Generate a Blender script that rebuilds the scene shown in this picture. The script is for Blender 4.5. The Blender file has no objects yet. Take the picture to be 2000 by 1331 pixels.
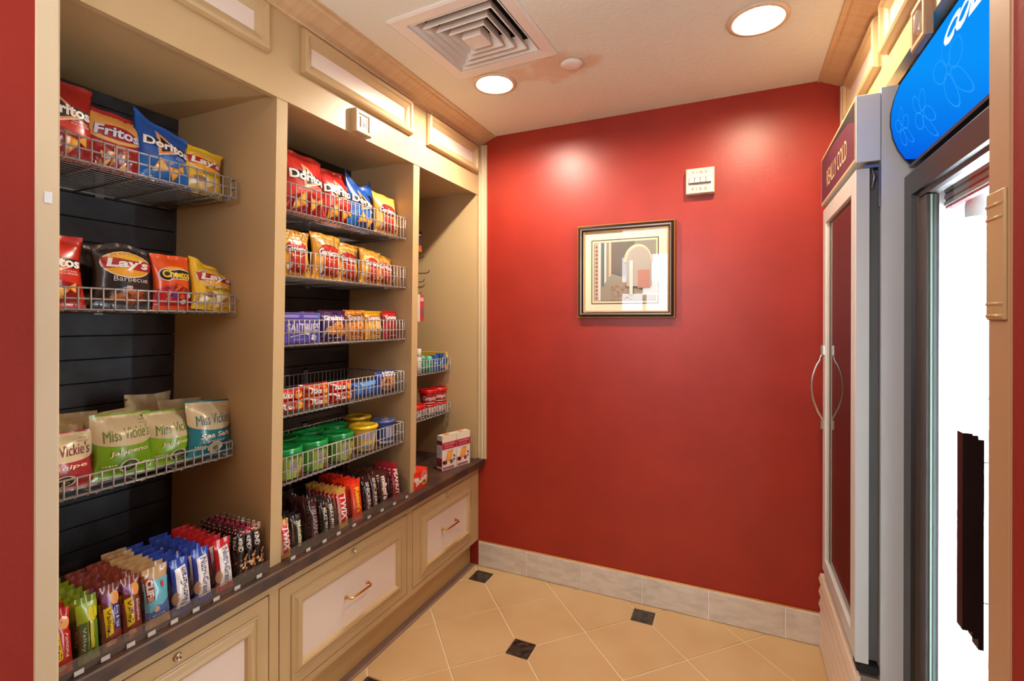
import bpy, bmesh, math, random
from mathutils import Vector, Matrix, noise
from mathutils.geometry import delaunay_2d_cdt

random.seed(7)
SC = bpy.context.scene
COL = SC.collection
PI = math.pi
R = math.radians

# ------------------------------------------------------------------ camera, world, exposure
cam_data = bpy.data.cameras.new('camera')
cam = bpy.data.objects.new('camera', cam_data)
COL.objects.link(cam)
SC.camera = cam
F_PX, YAW, ROLL = 958.0, 0.428, -0.0022
cam_data.sensor_width = 36.0
cam_data.lens = F_PX / 2000 * 36.0
cam_data.shift_y = -(665.5 - 626.0) / 2000
cam_data.clip_start = 0.02
_f = Vector((-math.sin(YAW), math.cos(YAW), 0)); _r = Vector((math.cos(YAW), math.sin(YAW), 0)); _u = Vector((0, 0, 1))
_r2 = _r * math.cos(ROLL) - _u * math.sin(ROLL)
_u2 = _u * math.cos(ROLL) + _r * math.sin(ROLL)
_m = Matrix((( _r2.x, _u2.x, -_f.x, 0), (_r2.y, _u2.y, -_f.y, 0), (_r2.z, _u2.z, -_f.z, 1.401), (0, 0, 0, 1)))
cam.matrix_world = _m

SC.view_settings.view_transform = 'Standard'
SC.view_settings.look = 'None'
SC.view_settings.gamma = 1.0
SC.view_settings.use_curve_mapping = False
SC.view_settings.exposure = 1.02
world = bpy.data.worlds.new('world'); SC.world = world; world.use_nodes = True
world.node_tree.nodes['Background'].inputs[0].default_value = (0.9, 0.95, 1.0, 1)
world.node_tree.nodes['Background'].inputs[1].default_value = 0.3
SC.cycles.max_bounces = 10
SC.cycles.diffuse_bounces = 5
SC.cycles.transparent_max_bounces = 24
SC.cycles.caustics_reflective = False
SC.cycles.caustics_refractive = False
SC.cycles.sample_clamp_indirect = 4.0

CAN_POWER = 1250.0     # emission of the bulb in each recessed lamp
LOBBY_POWER = 22.0    # watts of the unseen fill light added in the lobby behind the camera
CEILING_FILL_POWER = 4.2      # unseen fill light added to brighten the ceiling
WINDOW_EMIT = 5.0
TUBE_EMIT = 52.0
SIGN_EMIT = 0.52

def area_light(name, loc, size, power, color, rot=(0, 0, 0)):
    d = bpy.data.lights.new(name, 'AREA'); d.shape = 'RECTANGLE'; d.size = size[0]; d.size_y = size[1]
    d.energy = power; d.color = color
    o = bpy.data.objects.new(name, d); COL.objects.link(o); o.location = loc; o.rotation_euler = rot
    return o
def aim(loc, to): return (Vector(to)-Vector(loc)).to_track_quat('-Z', 'Y').to_euler()
area_light('ceiling_fill', (-0.55, 0.10, 1.85), (0.5, 0.5), CEILING_FILL_POWER, (0.97, 0.98, 1.0), aim((-0.55, 0.10, 1.85), (-0.5, 1.2, 2.6)))  # added fill aimed at the ceiling, no real lamp stands here
area_light('lobby_fill', (-0.95, -1.35, 2.62), (1.6, 1.2), LOBBY_POWER, (1.0, 0.93, 0.86))

# ------------------------------------------------------------------ materials
def lin(h):
    h = h.lstrip('#'); o = []
    for i in (0, 2, 4):
        c = int(h[i:i+2], 16) / 255
        o.append(c / 12.92 if c <= 0.04045 else ((c + 0.055) / 1.055) ** 2.4)
    return (*o, 1.0)

_mats = {}
def mat(name, col, rough=0.5, metal=0.0, spec=0.5, coat=0.0, bump=None, var=None, emit=None, estr=0.0):
    if name in _mats: return _mats[name]
    m = bpy.data.materials.new(name); m.use_nodes = True; nt = m.node_tree
    b = nt.nodes['Principled BSDF']
    b.inputs['Base Color'].default_value = lin(col)
    b.inputs['Roughness'].default_value = rough
    b.inputs['Metallic'].default_value = metal
    b.inputs['Specular IOR Level'].default_value = spec
    b.inputs['Coat Weight'].default_value = coat
    if emit:
        b.inputs['Emission Color'].default_value = lin(emit); b.inputs['Emission Strength'].default_value = estr
    tc = None
    if bump or var:
        tc = nt.nodes.new('ShaderNodeTexCoord')
    if var:   # (scale, colour2, contrast lo, hi, detail, stretch)
        mp = nt.nodes.new('ShaderNodeMapping'); mp.inputs['Scale'].default_value = var[5] if len(var) > 5 else (1, 1, 1)
        n = nt.nodes.new('ShaderNodeTexNoise'); n.inputs['Scale'].default_value = var[0]; n.inputs['Detail'].default_value = var[4] if len(var) > 4 else 6
        r = nt.nodes.new('ShaderNodeValToRGB')
        r.color_ramp.elements[0].position = var[2]; r.color_ramp.elements[1].position = var[3]
        r.color_ramp.elements[0].color = lin(col); r.color_ramp.elements[1].color = lin(var[1])
        nt.links.new(tc.outputs['Object'], mp.inputs['Vector']); nt.links.new(mp.outputs['Vector'], n.inputs['Vector'])
        nt.links.new(n.outputs['Fac'], r.inputs['Fac']); nt.links.new(r.outputs['Color'], b.inputs['Base Color'])
    if bump:  # (scale, strength, distance)
        n = nt.nodes.new('ShaderNodeTexNoise'); n.inputs['Scale'].default_value = bump[0]; n.inputs['Detail'].default_value = 4
        bp = nt.nodes.new('ShaderNodeBump'); bp.inputs['Strength'].default_value = bump[1]; bp.inputs['Distance'].default_value = bump[2]
        nt.links.new(tc.outputs['Object'], n.inputs['Vector']); nt.links.new(n.outputs['Fac'], bp.inputs['Height'])
        nt.links.new(bp.outputs['Normal'], b.inputs['Normal'])
    _mats[name] = m
    return m

def clear(name, tint='#ffffff', refl_rough=0.02, ior=1.45, body=0.0, bodycol='#ffffff', minrefl=0.0):
    """thin clear sheet: transparent with a fresnel reflection"""
    if name in _mats: return _mats[name]
    m = bpy.data.materials.new(name); m.use_nodes = True; nt = m.node_tree
    for n in list(nt.nodes): nt.nodes.remove(n)
    out = nt.nodes.new('ShaderNodeOutputMaterial')
    tr = nt.nodes.new('ShaderNodeBsdfTransparent'); tr.inputs[0].default_value = lin(tint)
    df = nt.nodes.new('ShaderNodeBsdfDiffuse'); df.inputs[0].default_value = lin(bodycol)
    mx0 = nt.nodes.new('ShaderNodeMixShader'); mx0.inputs[0].default_value = body
    nt.links.new(tr.outputs[0], mx0.inputs[1]); nt.links.new(df.outputs[0], mx0.inputs[2])
    gl = nt.nodes.new('ShaderNodeBsdfGlossy'); gl.inputs['Roughness'].default_value = refl_rough
    lw = nt.nodes.new('ShaderNodeLayerWeight'); lw.inputs['Blend'].default_value = 0.5
    pw = nt.nodes.new('ShaderNodeMath'); pw.operation = 'POWER'; pw.inputs[1].default_value = 5.0
    f0 = ((ior-1)/(ior+1))**2 + minrefl
    ad = nt.nodes.new('ShaderNodeMath'); ad.operation = 'MULTIPLY_ADD'; ad.inputs[1].default_value = 1-f0; ad.inputs[2].default_value = f0; ad.use_clamp = True
    nt.links.new(lw.outputs['Facing'], pw.inputs[0]); nt.links.new(pw.outputs[0], ad.inputs[0])
    mx = nt.nodes.new('ShaderNodeMixShader')
    nt.links.new(ad.outputs[0], mx.inputs[0]); nt.links.new(mx0.outputs[0], mx.inputs[1]); nt.links.new(gl.outputs[0], mx.inputs[2])
    nt.links.new(mx.outputs[0], out.inputs[0])
    _mats[name] = m
    return m

def emis(name, col, s):
    if name in _mats: return _mats[name]
    m = bpy.data.materials.new(name); m.use_nodes = True; nt = m.node_tree
    for n in list(nt.nodes): nt.nodes.remove(n)
    out = nt.nodes.new('ShaderNodeOutputMaterial'); e = nt.nodes.new('ShaderNodeEmission')
    e.inputs[0].default_value = lin(col); e.inputs[1].default_value = s
    nt.links.new(e.outputs[0], out.inputs[0]); _mats[name] = m
    return m

def ink(h, rough=0.3):
    return mat('ink_%s_%d' % (h.lstrip('#'), int(rough * 100)), h, rough=rough, spec=0.5, coat=0.25 if rough < 0.35 else 0.0)

MW = {
 'red': mat('red_wall_paint', '#96281b', rough=0.38, spec=0.42, bump=(140, 0.10, 0.004), var=(5, '#8d2418', 0.35, 0.7, 3)),
 'red2': mat('passage_red_paint', '#8c2a20', rough=0.6, spec=0.15, bump=(140, 0.10, 0.004)),
 'ceil': mat('ceiling_plaster', '#e6e4d4', rough=0.85, spec=0.2, bump=(60, 0.25, 0.006)),
 'tan': mat('cabinet_paint', '#bea276', rough=0.4, spec=0.4, bump=(30, 0.03, 0.004)),
 'crown': mat('crown_paint', '#d0b088', rough=0.42, spec=0.4, var=(6, '#c8a67a', 0.4, 0.65, 5, (1, 12, 1))),
 'cream': mat('casing_paint', '#c9b796', rough=0.42, spec=0.4),
 'tantrim': mat('casing_tan_paint', '#b08a66', rough=0.45, spec=0.4),
 'frosted': mat('white_panel', '#e2d3c6', rough=0.35, spec=0.45),
 'slat': mat('charcoal_slat', '#434247', rough=0.6, spec=0.3, bump=(40, 0.15, 0.003), var=(9, '#322d2a', 0.38, 0.66, 7)),
 'slatbrown': mat('brown_slat', '#33261f', rough=0.6, spec=0.3, bump=(40, 0.15, 0.003), var=(9, '#241a16', 0.38, 0.66, 7)),
 'black': mat('dark_recess', '#0c0a09', rough=0.8),
 'counter': mat('brown_stone_laminate', '#553823', rough=0.45, spec=0.45, var=(14, '#31282a', 0.36, 0.66, 9)),
 'kick': mat('toe_kick_brown', '#c8a36c', rough=0.5, spec=0.3),
 'strip': mat('grey_shadow_grout', '#8a7466', rough=0.6, bump=(120, 0.2, 0.002)),
 'brass': mat('brass', '#d9a25a', rough=0.22, metal=1.0),
 'chrome': mat('chrome', '#d8d4ce', rough=0.15, metal=1.0),
 'wire': mat('grey_coated_wire', '#a8a2a0', rough=0.35, metal=0.2, spec=0.5),
 'tile': mat('tan_floor_tile', '#cbab7e', rough=0.36, spec=0.4, bump=(25, 0.06, 0.004), var=(4, '#c29f70', 0.35, 0.7, 5)),
 'dot': mat('dark_stone_dot', '#4a4034', rough=0.3, spec=0.5, var=(40, '#151513', 0.4, 0.62, 8)),
 'grout': mat('pale_grout', '#e0cba8', rough=0.8),
 'base': mat('grey_base_tile', '#d0c7ba', rough=0.42, spec=0.4, bump=(50, 0.08, 0.003), var=(14, '#beb3a4', 0.4, 0.68, 6, (1, 1, 3))),
 'basegrout': mat('white_grout', '#f0ebe2', rough=0.8),
 'steel': mat('grey_fridge_paint', '#c6cacd', rough=0.38, spec=0.45),
 'white': mat('white_enamel', '#d8d0c6', rough=0.35),
 'bezel': mat('black_plastic', '#131110', rough=0.35),
 'bezel2': mat('brown_grey_plastic', '#3a3231', rough=0.4),
 'plate': mat('ivory_plastic', '#d9cdb8', rough=0.4),
 'vent': mat('white_vent_metal', '#e9e2d8', rough=0.4),
}

# ------------------------------------------------------------------ mesh builder
class B:
    def __init__(s): s.bm = bmesh.new()
    def face(s, pts, m=0):
        vs = [s.bm.verts.new(p) for p in pts]
        f = s.bm.faces.new(vs); f.material_index = m; return f
    def box(s, x0, x1, y0, y1, z0, z1, m=0, bev=0.0):
        x0, x1 = min(x0, x1), max(x0, x1); y0, y1 = min(y0, y1), max(y0, y1); z0, z1 = min(z0, z1), max(z0, z1)
        v = [s.bm.verts.new(p) for p in ((x0,y0,z0),(x1,y0,z0),(x1,y1,z0),(x0,y1,z0),(x0,y0,z1),(x1,y0,z1),(x1,y1,z1),(x0,y1,z1))]
        fs = []
        for q in ((0,3,2,1),(4,5,6,7),(0,1,5,4),(1,2,6,5),(2,3,7,6),(3,0,4,7)):
            f = s.bm.faces.new([v[i] for i in q]); f.material_index = m; fs.append(f)
        if bev:
            es = list({e for f in fs for e in f.edges})
            bmesh.ops.bevel(s.bm, geom=es, offset=bev, segments=1, affect='EDGES', material=-1)
        return s
    def prism(s, prof, axis, a0, a1, m=0):
        """closed profile polygon in the two other axes, extruded along axis ('x': (y,z), 'y': (x,z), 'z': (x,y))"""
        def P(p, a):
            return {'x': (a, p[0], p[1]), 'y': (p[0], a, p[1]), 'z': (p[0], p[1], a)}[axis]
        v0 = [s.bm.verts.new(P(p, a0)) for p in prof]; v1 = [s.bm.verts.new(P(p, a1)) for p in prof]
        n = len(prof)
        for i in range(n):
            j = (i + 1) % n
            f = s.bm.faces.new((v0[i], v0[j], v1[j], v1[i])); f.material_index = m
        for vv in (v0[::-1], v1):
            f = s.bm.faces.new(vv); f.material_index = m
        return s
    def tube(s, pts, r, n=6, m=0, closed=False, cap=True):
        pts = [Vector(p) for p in pts]; N = len(pts); rings = []
        for i, p in enumerate(pts):
            if closed: d = (pts[(i+1) % N] - pts[i-1])
            else: d = pts[min(i+1, N-1)] - pts[max(i-1, 0)]
            d = d.normalized()
            a = d.orthogonal() if abs(d.z) > 0.9 else d.cross(Vector((0, 0, 1)))
            a = a.normalized(); b = d.cross(a).normalized()
            rr = r[i] if isinstance(r, (list, tuple)) else r
            rings.append([s.bm.verts.new(p + (a * math.cos(2*PI*k/n) + b * math.sin(2*PI*k/n)) * rr) for k in range(n)])
        for i in range(N if closed else N-1):
            A, Bq = rings[i], rings[(i+1) % N]
            for k in range(n):
                f = s.bm.faces.new((A[k], A[(k+1) % n], Bq[(k+1) % n], Bq[k])); f.material_index = m; f.smooth = True
        if cap and not closed:
            for q in (rings[0][::-1], rings[-1]):
                f = s.bm.faces.new(q); f.material_index = m
        return s
    def lathe(s, prof, n=24, c=(0, 0, 0), m=0, mats=None, axis='z', smooth=True, cap=True):
        c = Vector(c); rings = []
        for (r, h) in prof:
            ring = []
            for k in range(n):
                a = 2*PI*k/n; x, y = r*math.cos(a), r*math.sin(a)
                p = {'z': Vector((x, y, h)), 'x': Vector((h, x, y)), 'y': Vector((x, h, y))}[axis]
                ring.append(s.bm.verts.new(c + p))
            rings.append(ring)
        for i in range(len(rings)-1):
            for k in range(n):
                A, Bq = rings[i], rings[i+1]
                f = s.bm.faces.new((A[k], A[(k+1) % n], Bq[(k+1) % n], Bq[k])); f.smooth = smooth
                f.material_index = mats[i] if mats else m
        for q, mi in () if not cap else ((rings[0][::-1], mats[0] if mats else m), (rings[-1], mats[-1] if mats else m)):
            if (q[0].co - q[1].co).length > 1e-6:
                f = s.bm.faces.new(q); f.material_index = mi
        return s
    def frame(s, u0, u1, v0, v1, prof, fn, m=0, mats=None):
        """mitred moulding round a rectangle; prof = [(inset, height)]; fn(u, v, h) -> point"""
        loops = []
        for (d, h) in prof:
            loops.append([s.bm.verts.new(fn(u, v, h)) for (u, v) in ((u0+d, v0+d), (u1-d, v0+d), (u1-d, v1-d), (u0+d, v1-d))])
        for i in range(len(loops)-1):
            for k in range(4):
                f = s.bm.faces.new((loops[i][k], loops[i][(k+1) % 4], loops[i+1][(k+1) % 4], loops[i+1][k]))
                f.material_index = mats[i] if mats else m
        return s

def quad_x(x, y0, y1, z0, z1):
    b = B(); b.face([(x, y0, z0), (x, y0, z1), (x, y1, z1), (x, y1, z0)]); return b
def quad_y(y, x0, x1, z0, z1):
    b = B(); b.face([(x0, y, z0), (x1, y, z0), (x1, y, z1), (x0, y, z1)]); return b
WL = {}
def wl(o): return WL.get(o.name, Vector((0, 0, 0)))
def link(name, me, parent=None, loc=None):
    o = bpy.data.objects.new(name, me); COL.objects.link(o)
    if parent is not None: o.parent = parent
    return o
def obj(name, b, mats, parent=None, loc=None, local=False, fixn=True):
    """mesh given in world coordinates (or the parent's own when local) -> one object"""
    bm = b.bm
    if fixn: bmesh.ops.recalc_face_normals(bm, faces=bm.faces)
    if parent is not None:
        base = wl(parent)
        if not local: bmesh.ops.translate(bm, verts=bm.verts, vec=-base)
    else:
        base = Vector(loc) if loc is not None else Vector((0, 0, 0))
        if not local: bmesh.ops.translate(bm, verts=bm.verts, vec=-base)
    me = bpy.data.meshes.new(name); bm.to_mesh(me); bm.free()
    for m in (mats if isinstance(mats, (list, tuple)) else [mats]): me.materials.append(m)
    o = link(name, me, parent)
    if parent is None: o.location = base
    WL[o.name] = base.copy()
    return o
def tag(o, label, cat, group=None, kind=None):
    o['label'] = label; o['category'] = cat
    if group: o['group'] = group
    if kind: o['kind'] = kind
    return o
def thing(name, label, cat, loc=(0, 0, 0), group=None):
    o = bpy.data.objects.new(name, None); COL.objects.link(o); o.location = loc
    o.empty_display_size = 0.05
    WL[o.name] = Vector(loc)
    return tag(o, label, cat, group)
def struct(o, label=None):
    o['kind'] = 'structure'
    if label: o['label'] = label
    return o
def dup(root, label=None, group=None):
    r = root.copy(); COL.objects.link(r)
    if label: r['label'] = label
    if group: r['group'] = group
    for ch in list(root.children):
        c = ch.copy(); COL.objects.link(c); c.parent = r
        for g in ch.children:
            d = g.copy(); COL.objects.link(d); d.parent = c
    return r

# ------------------------------------------------------------------ flat print that follows a surface
_txt = {}
def text_mesh(s, bold=0.0, shear=0.0, space=1.0):
    key = (s, round(bold, 3), round(shear, 2), round(space, 2))
    if key in _txt: return _txt[key]
    cu = bpy.data.curves.new('t', 'FONT'); cu.body = s; cu.offset = bold; cu.shear = shear; cu.space_character = space
    cu.resolution_u = 3; cu.fill_mode = 'BOTH'
    o = bpy.data.objects.new('t', cu)
    me = o.to_mesh()
    vs = [(v.co.x, v.co.y) for v in me.vertices]; fs = [tuple(p.vertices) for p in me.polygons]
    o.to_mesh_clear(); bpy.data.objects.remove(o); bpy.data.curves.remove(cu)
    if vs:
        bm = bmesh.new(); bv = [bm.verts.new((x, y, 0)) for x, y in vs]
        for f in fs:
            try: bm.faces.new([bv[i] for i in f])
            except ValueError: pass
        xa = min(v[0] for v in vs); xb = max(v[0] for v in vs); ya = min(v[1] for v in vs); yb = max(v[1] for v in vs)
        cuts = [((xa+0.3*k, 0, 0), (1, 0, 0)) for k in range(1, int((xb-xa)/0.3)+1)] + [((0, ya+(yb-ya)*k/4, 0), (0, 1, 0)) for k in (1, 2, 3)]
        for co_, no_ in cuts:
            bmesh.ops.bisect_plane(bm, geom=bm.verts[:]+bm.edges[:]+bm.faces[:], plane_co=co_, plane_no=no_)
        bm.verts.index_update()
        vs = [(v.co.x, v.co.y) for v in bm.verts]; fs = [tuple(v.index for v in f.verts) for f in bm.faces]; bm.free()
    if not vs: vs = [(0, 0), (1, 0), (0, 1)]; fs = []
    x0 = min(v[0] for v in vs); x1 = max(v[0] for v in vs); y0 = min(v[1] for v in vs); y1 = max(v[1] for v in vs)
    _txt[key] = (vs, fs, x0, x1, y0, y1)
    return _txt[key]

class Print:
    """F(u, v, off) -> point. W, H: real size of the printed face. Each add draws over the ones before."""
    def __init__(s, F, W, H, rough=0.3, step=0.00026, base=0.0007, grid=0.007):
        s.F, s.W, s.H, s.rough = F, W, H, rough
        s.bm = bmesh.new(); s.mats = []; s.k = 0; s.step = step; s.base = base; s.grid = grid
    def mi(s, col):
        m = col if not isinstance(col, str) else ink(col, s.rough)
        if m not in s.mats: s.mats.append(m)
        return s.mats.index(m)
    def off(s): return s.base + s.k * s.step
    def poly(s, pts, col, keep=False):
        if not keep: s.k += 1
        W, H = s.W, s.H
        P = []
        n = len(pts)
        for i in range(n):
            a, b = pts[i], pts[(i+1) % n]
            L = math.hypot((b[0]-a[0])*W, (b[1]-a[1])*H); q = max(1, int(L / s.grid))
            for j in range(q):
                t = j / q; P.append(Vector(((a[0]+(b[0]-a[0])*t)*W, (a[1]+(b[1]-a[1])*t)*H)))
        nb = len(P); edges = [(i, (i+1) % nb) for i in range(nb)]
        x0 = min(p.x for p in P); x1 = max(p.x for p in P); y0 = min(p.y for p in P); y1 = max(p.y for p in P)
        g = s.grid; x = x0 + g*0.5
        while x < x1:
            y = y0 + g*0.5
            while y < y1:
                P.append(Vector((x, y))); y += g
            x += g
        r = delaunay_2d_cdt(P, edges, [], 1, 1e-7)
        mi = s.mi(col); off = s.off()
        vs = [s.bm.verts.new(s.F(p.x/W, p.y/H, off)) for p in r[0]]
        for f in r[2]:
            try:
                q = s.bm.faces.new([vs[i] for i in f]); q.material_index = mi; q.smooth = True
            except ValueError: pass
        return s
    def ell(s, cx, cy, rx, ry, col, rot=0.0, n=22, a0=0, a1=360):
        """rx: share of W, ry: share of H, rot in degrees on the real face"""
        pts = []; full = (a1 - a0) >= 360; c, q = math.cos(R(rot)), math.sin(R(rot))
        for i in range(n if full else n + 1):
            a = R(a0 + (a1-a0)*i/n); X, Y = rx*s.W*math.cos(a), ry*s.H*math.sin(a)
            pts.append((cx + (X*c - Y*q)/s.W, cy + (X*q + Y*c)/s.H))
        return s.poly(pts, col)
    def rect(s, u0, u1, v0, v1, col): return s.poly([(u0, v0), (u1, v0), (u1, v1), (u0, v1)], col)
    def text(s, t, cx, cy, w, col, h=None, shear=0.0, rot=0.0, bold=0.0, outline=None, ow=0.02, space=1.0, arc=0.0):
        """w: width as a share of W (of H when rot is +-90); h: share of H (of W)"""
        if outline:
            s._text(t, cx, cy, w, outline, h, shear, rot, bold + ow, space, (t, bold, shear, space), arc)
        s._text(t, cx, cy, w, col, h, shear, rot, bold, space, None, arc)
        return s
    def _text(s, t, cx, cy, w, col, h, shear, rot, bold, space, ref, arc):
        s.k += 2
        vs, fs, x0, x1, y0, y1 = text_mesh(t, bold, shear, space)
        if ref: _, _, x0, x1, y0, y1 = text_mesh(*ref)
        vert = abs(abs(rot) - 90) < 1
        Lw = w * (s.H if vert else s.W)
        sx = Lw / (x1 - x0)
        sy = sx if h is None else h * (s.W if vert else s.H) / (y1 - y0)
        c, q = math.cos(R(rot)), math.sin(R(rot)); mi = s.mi(col); off = s.off() + s.step*2
        nv = []
        for (x, y) in vs:
            X = (x - (x0+x1)/2) * sx; Y = (y - (y0+y1)/2) * sy
            if arc: Y += arc * (1 - (2*X/Lw)**2) * (s.W)
            px = cx*s.W + X*c - Y*q; py = cy*s.H + X*q + Y*c
            nv.append(s.bm.verts.new(s.F(px/s.W, py/s.H, off)))
        for f in fs:
            try:
                fc = s.bm.faces.new([nv[i] for i in f]); fc.material_index = mi
            except ValueError: pass
    def scribble(s, cx, cy, w, h, col, n=7):
        """an unreadably small line of print"""
        for i in range(n):
            a = cx - w/2 + w*i/n; s.rect(a, a + w/n*0.62, cy-h/2, cy+h/2, col) if i == 0 else s.poly([(a, cy-h/2), (a+w/n*0.62, cy-h/2), (a+w/n*0.62, cy+h/2), (a, cy+h/2)], col, keep=True)
        return s
    def build(s, name, parent):
        bmesh.ops.translate(s.bm, verts=s.bm.verts, vec=-wl(parent))
        me = bpy.data.meshes.new(name); s.bm.to_mesh(me); s.bm.free()
        for m in s.mats: me.materials.append(m)
        o = link(name, me, parent); WL[o.name] = wl(parent).copy()
        return o

# ------------------------------------------------------------------ wrapped products
def sm(x): x = max(0.0, min(1.0, x)); return x*x*(3-2*x)

def bag_surface(W, H, T, seed, seal=0.07, ear=0.0, wr=1.0, earl=None, earr=None, fold=0.0, slump=0.0):
    earl = ear if earl is None else earl; earr = ear if earr is None else earr
    rnd = random.Random(seed); ph = [rnd.random()*6.28 for _ in range(6)]; fr = [rnd.uniform(16, 34) for _ in range(3)]
    def raw(u, v, side):
        uu = 2*u - 1
        a = max(0.0, 1 - abs(uu)**2.3)**0.75
        t = min((v-seal)/0.30, (1-seal-v)/0.34)
        b = math.sin(PI/2*max(0.0, min(1.0, t)))**0.85 if t > 0 else 0.0
        th = T/2*a*b*(1.06 - 0.2*v)
        x = uu*W/2*(1 - 0.11*math.sin(PI*max(0, min(1, v)))**1.2)
        z = v*H
        dt = max(0.0, 1-seal-v); db = max(0.0, v-seal)
        pl = math.exp(-dt/0.12)*(dt > 0) + math.exp(-db/0.10)*(db > 0)
        w = 0.0016*wr*pl*a*(math.sin(uu*fr[0]+ph[0]) + 0.7*math.sin(uu*fr[1]+ph[1]))
        w += 0.0035*wr*a*b*noise.noise(Vector((u*3.2+seed, v*4.1, seed*1.7)))
        w += 0.0014*wr*a*b*abs(noise.noise(Vector((u*9+seed*3, v*7+u*5, seed))))
        cz = noise.noise(Vector((u*2.2, v*1.5+seed, 3.3)))*0.004*wr*sm((v-0.6)/0.4)
        y = -side*(th + (w if side > 0 else -w*0.6)) if b > 0 else -side*0.0004
        y += cz + 0.0025*wr*math.sin(uu*7+ph[2])*sm((v-0.8)/0.2)
        e = (earl if uu < 0 else earr)*abs(uu)**1.6*sm((v-0.70)/0.30)
        z += e; x *= 1 - 0.25*sm((v-0.7)/0.3)*abs(e)/(H*0.3+1e-6)*0.5
        y += fold*sm((v-0.75)/0.25)*(uu if True else 1)*0.02
        if slump: z -= slump*sm((v-0.5)/0.5)*H*(0.5-0.5*math.cos(PI*(uu*0.5+0.5)))
        return Vector((x, y, z))
    def F(u, v, off=0.0):
        p = raw(u, v, 1)
        if off:
            e = 0.004
            du = raw(min(u+e, 1), v, 1) - raw(max(u-e, 0), v, 1); dv = raw(u, min(v+e, 1), 1) - raw(u, max(v-e, 0), 1)
            n = du.cross(dv)
            if n.length > 1e-9:
                n.normalize()
                if n.y > 0: n = -n
                p = p + n*off
        return p
    return raw, F

def make_bag(name, W, H, T, base, art, seed, nu=20, nv=26, rough=0.26, **kw):
    raw, F = bag_surface(W, H, T, seed, **kw)
    bm = bmesh.new()
    for side in (1, -1):
        g = [[bm.verts.new(raw(i/nu, j/nv, side)) for i in range(nu+1)] for j in range(nv+1)]
        for j in range(nv):
            for i in range(nu):
                q = (g[j][i], g[j][i+1], g[j+1][i+1], g[j+1][i])
                f = bm.faces.new(q if side > 0 else q[::-1]); f.smooth = True
    bmesh.ops.remove_doubles(bm, verts=bm.verts, dist=0.0006)
    me = bpy.data.meshes.new(name); bm.to_mesh(me); bm.free(); me.materials.append(ink(base, rough))
    o = link(name, me); WL[o.name] = Vector((0, 0, 0))
    if art:
        P = Print(F, W, H, rough); art(P); P.build('printed_front', o)
    return o

def put(o, x, y, z, yaw=0.0, lean=0.0, roll=0.0, face=90.0):
    o.location = (x, y, z); o.rotation_euler = (R(-lean), R(roll), R(face + yaw))
    return o

# ================================================================== SETTING
FX, YB, CEIL = -1.34, 2.48, 2.44      # cabinet face plane, back wall, ceiling

# ---- floor: grout bed with diagonal tiles clipped at small square dots
fl = struct(obj('floor', B().box(-1.95, 1.2, 0.35, 2.62, -0.06, -0.004), MW['grout']))
ex, ey = 0.217, 0.2255
def clip_poly(P, x0, x1, y0, y1):
    for ax, lim, sg in ((0, x0, 1), (0, x1, -1), (1, y0, 1), (1, y1, -1)):
        out = []
        for i in range(len(P)):
            a, b = P[i-1], P[i]
            ia, ib = sg*(a[ax]-lim) >= 0, sg*(b[ax]-lim) >= 0
            if ia != ib:
                t = (lim-a[ax])/(b[ax]-a[ax]); out.append((a[0]+(b[0]-a[0])*t, a[1]+(b[1]-a[1])*t))
            if ib: out.append(b)
        P = out
        if len(P) < 3: return []
    return P
rt = random.Random(3)
def tile_piece(name, P, m, top):
    P = clip_poly(P, -1.392, 0.46, 0.36, 2.476)
    if len(P) < 3: return
    area = abs(sum(P[i-1][0]*P[i][1]-P[i][0]*P[i-1][1] for i in range(len(P))))/2
    if area < 2e-4: return
    Q = [P[0]]
    for p in P[1:]:
        if math.hypot(p[0]-Q[-1][0], p[1]-Q[-1][1]) > 1e-4: Q.append(p)
    if math.hypot(Q[0][0]-Q[-1][0], Q[0][1]-Q[-1][1]) < 1e-4: Q.pop()
    if len(Q) < 3: return
    b = B(); b.prism(Q, 'z', -0.006, top)
    tf = [f for f in b.bm.faces if abs(f.calc_center_median().z - top) < 1e-5]
    bmesh.ops.bevel(b.bm, geom=[e for f in tf for e in f.edges], offset=0.0012, segments=1, affect='EDGES')
    obj(name, b, m, fl)
D0 = (-1.265, 2.372); g = 0.003; hd = 0.050
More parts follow.
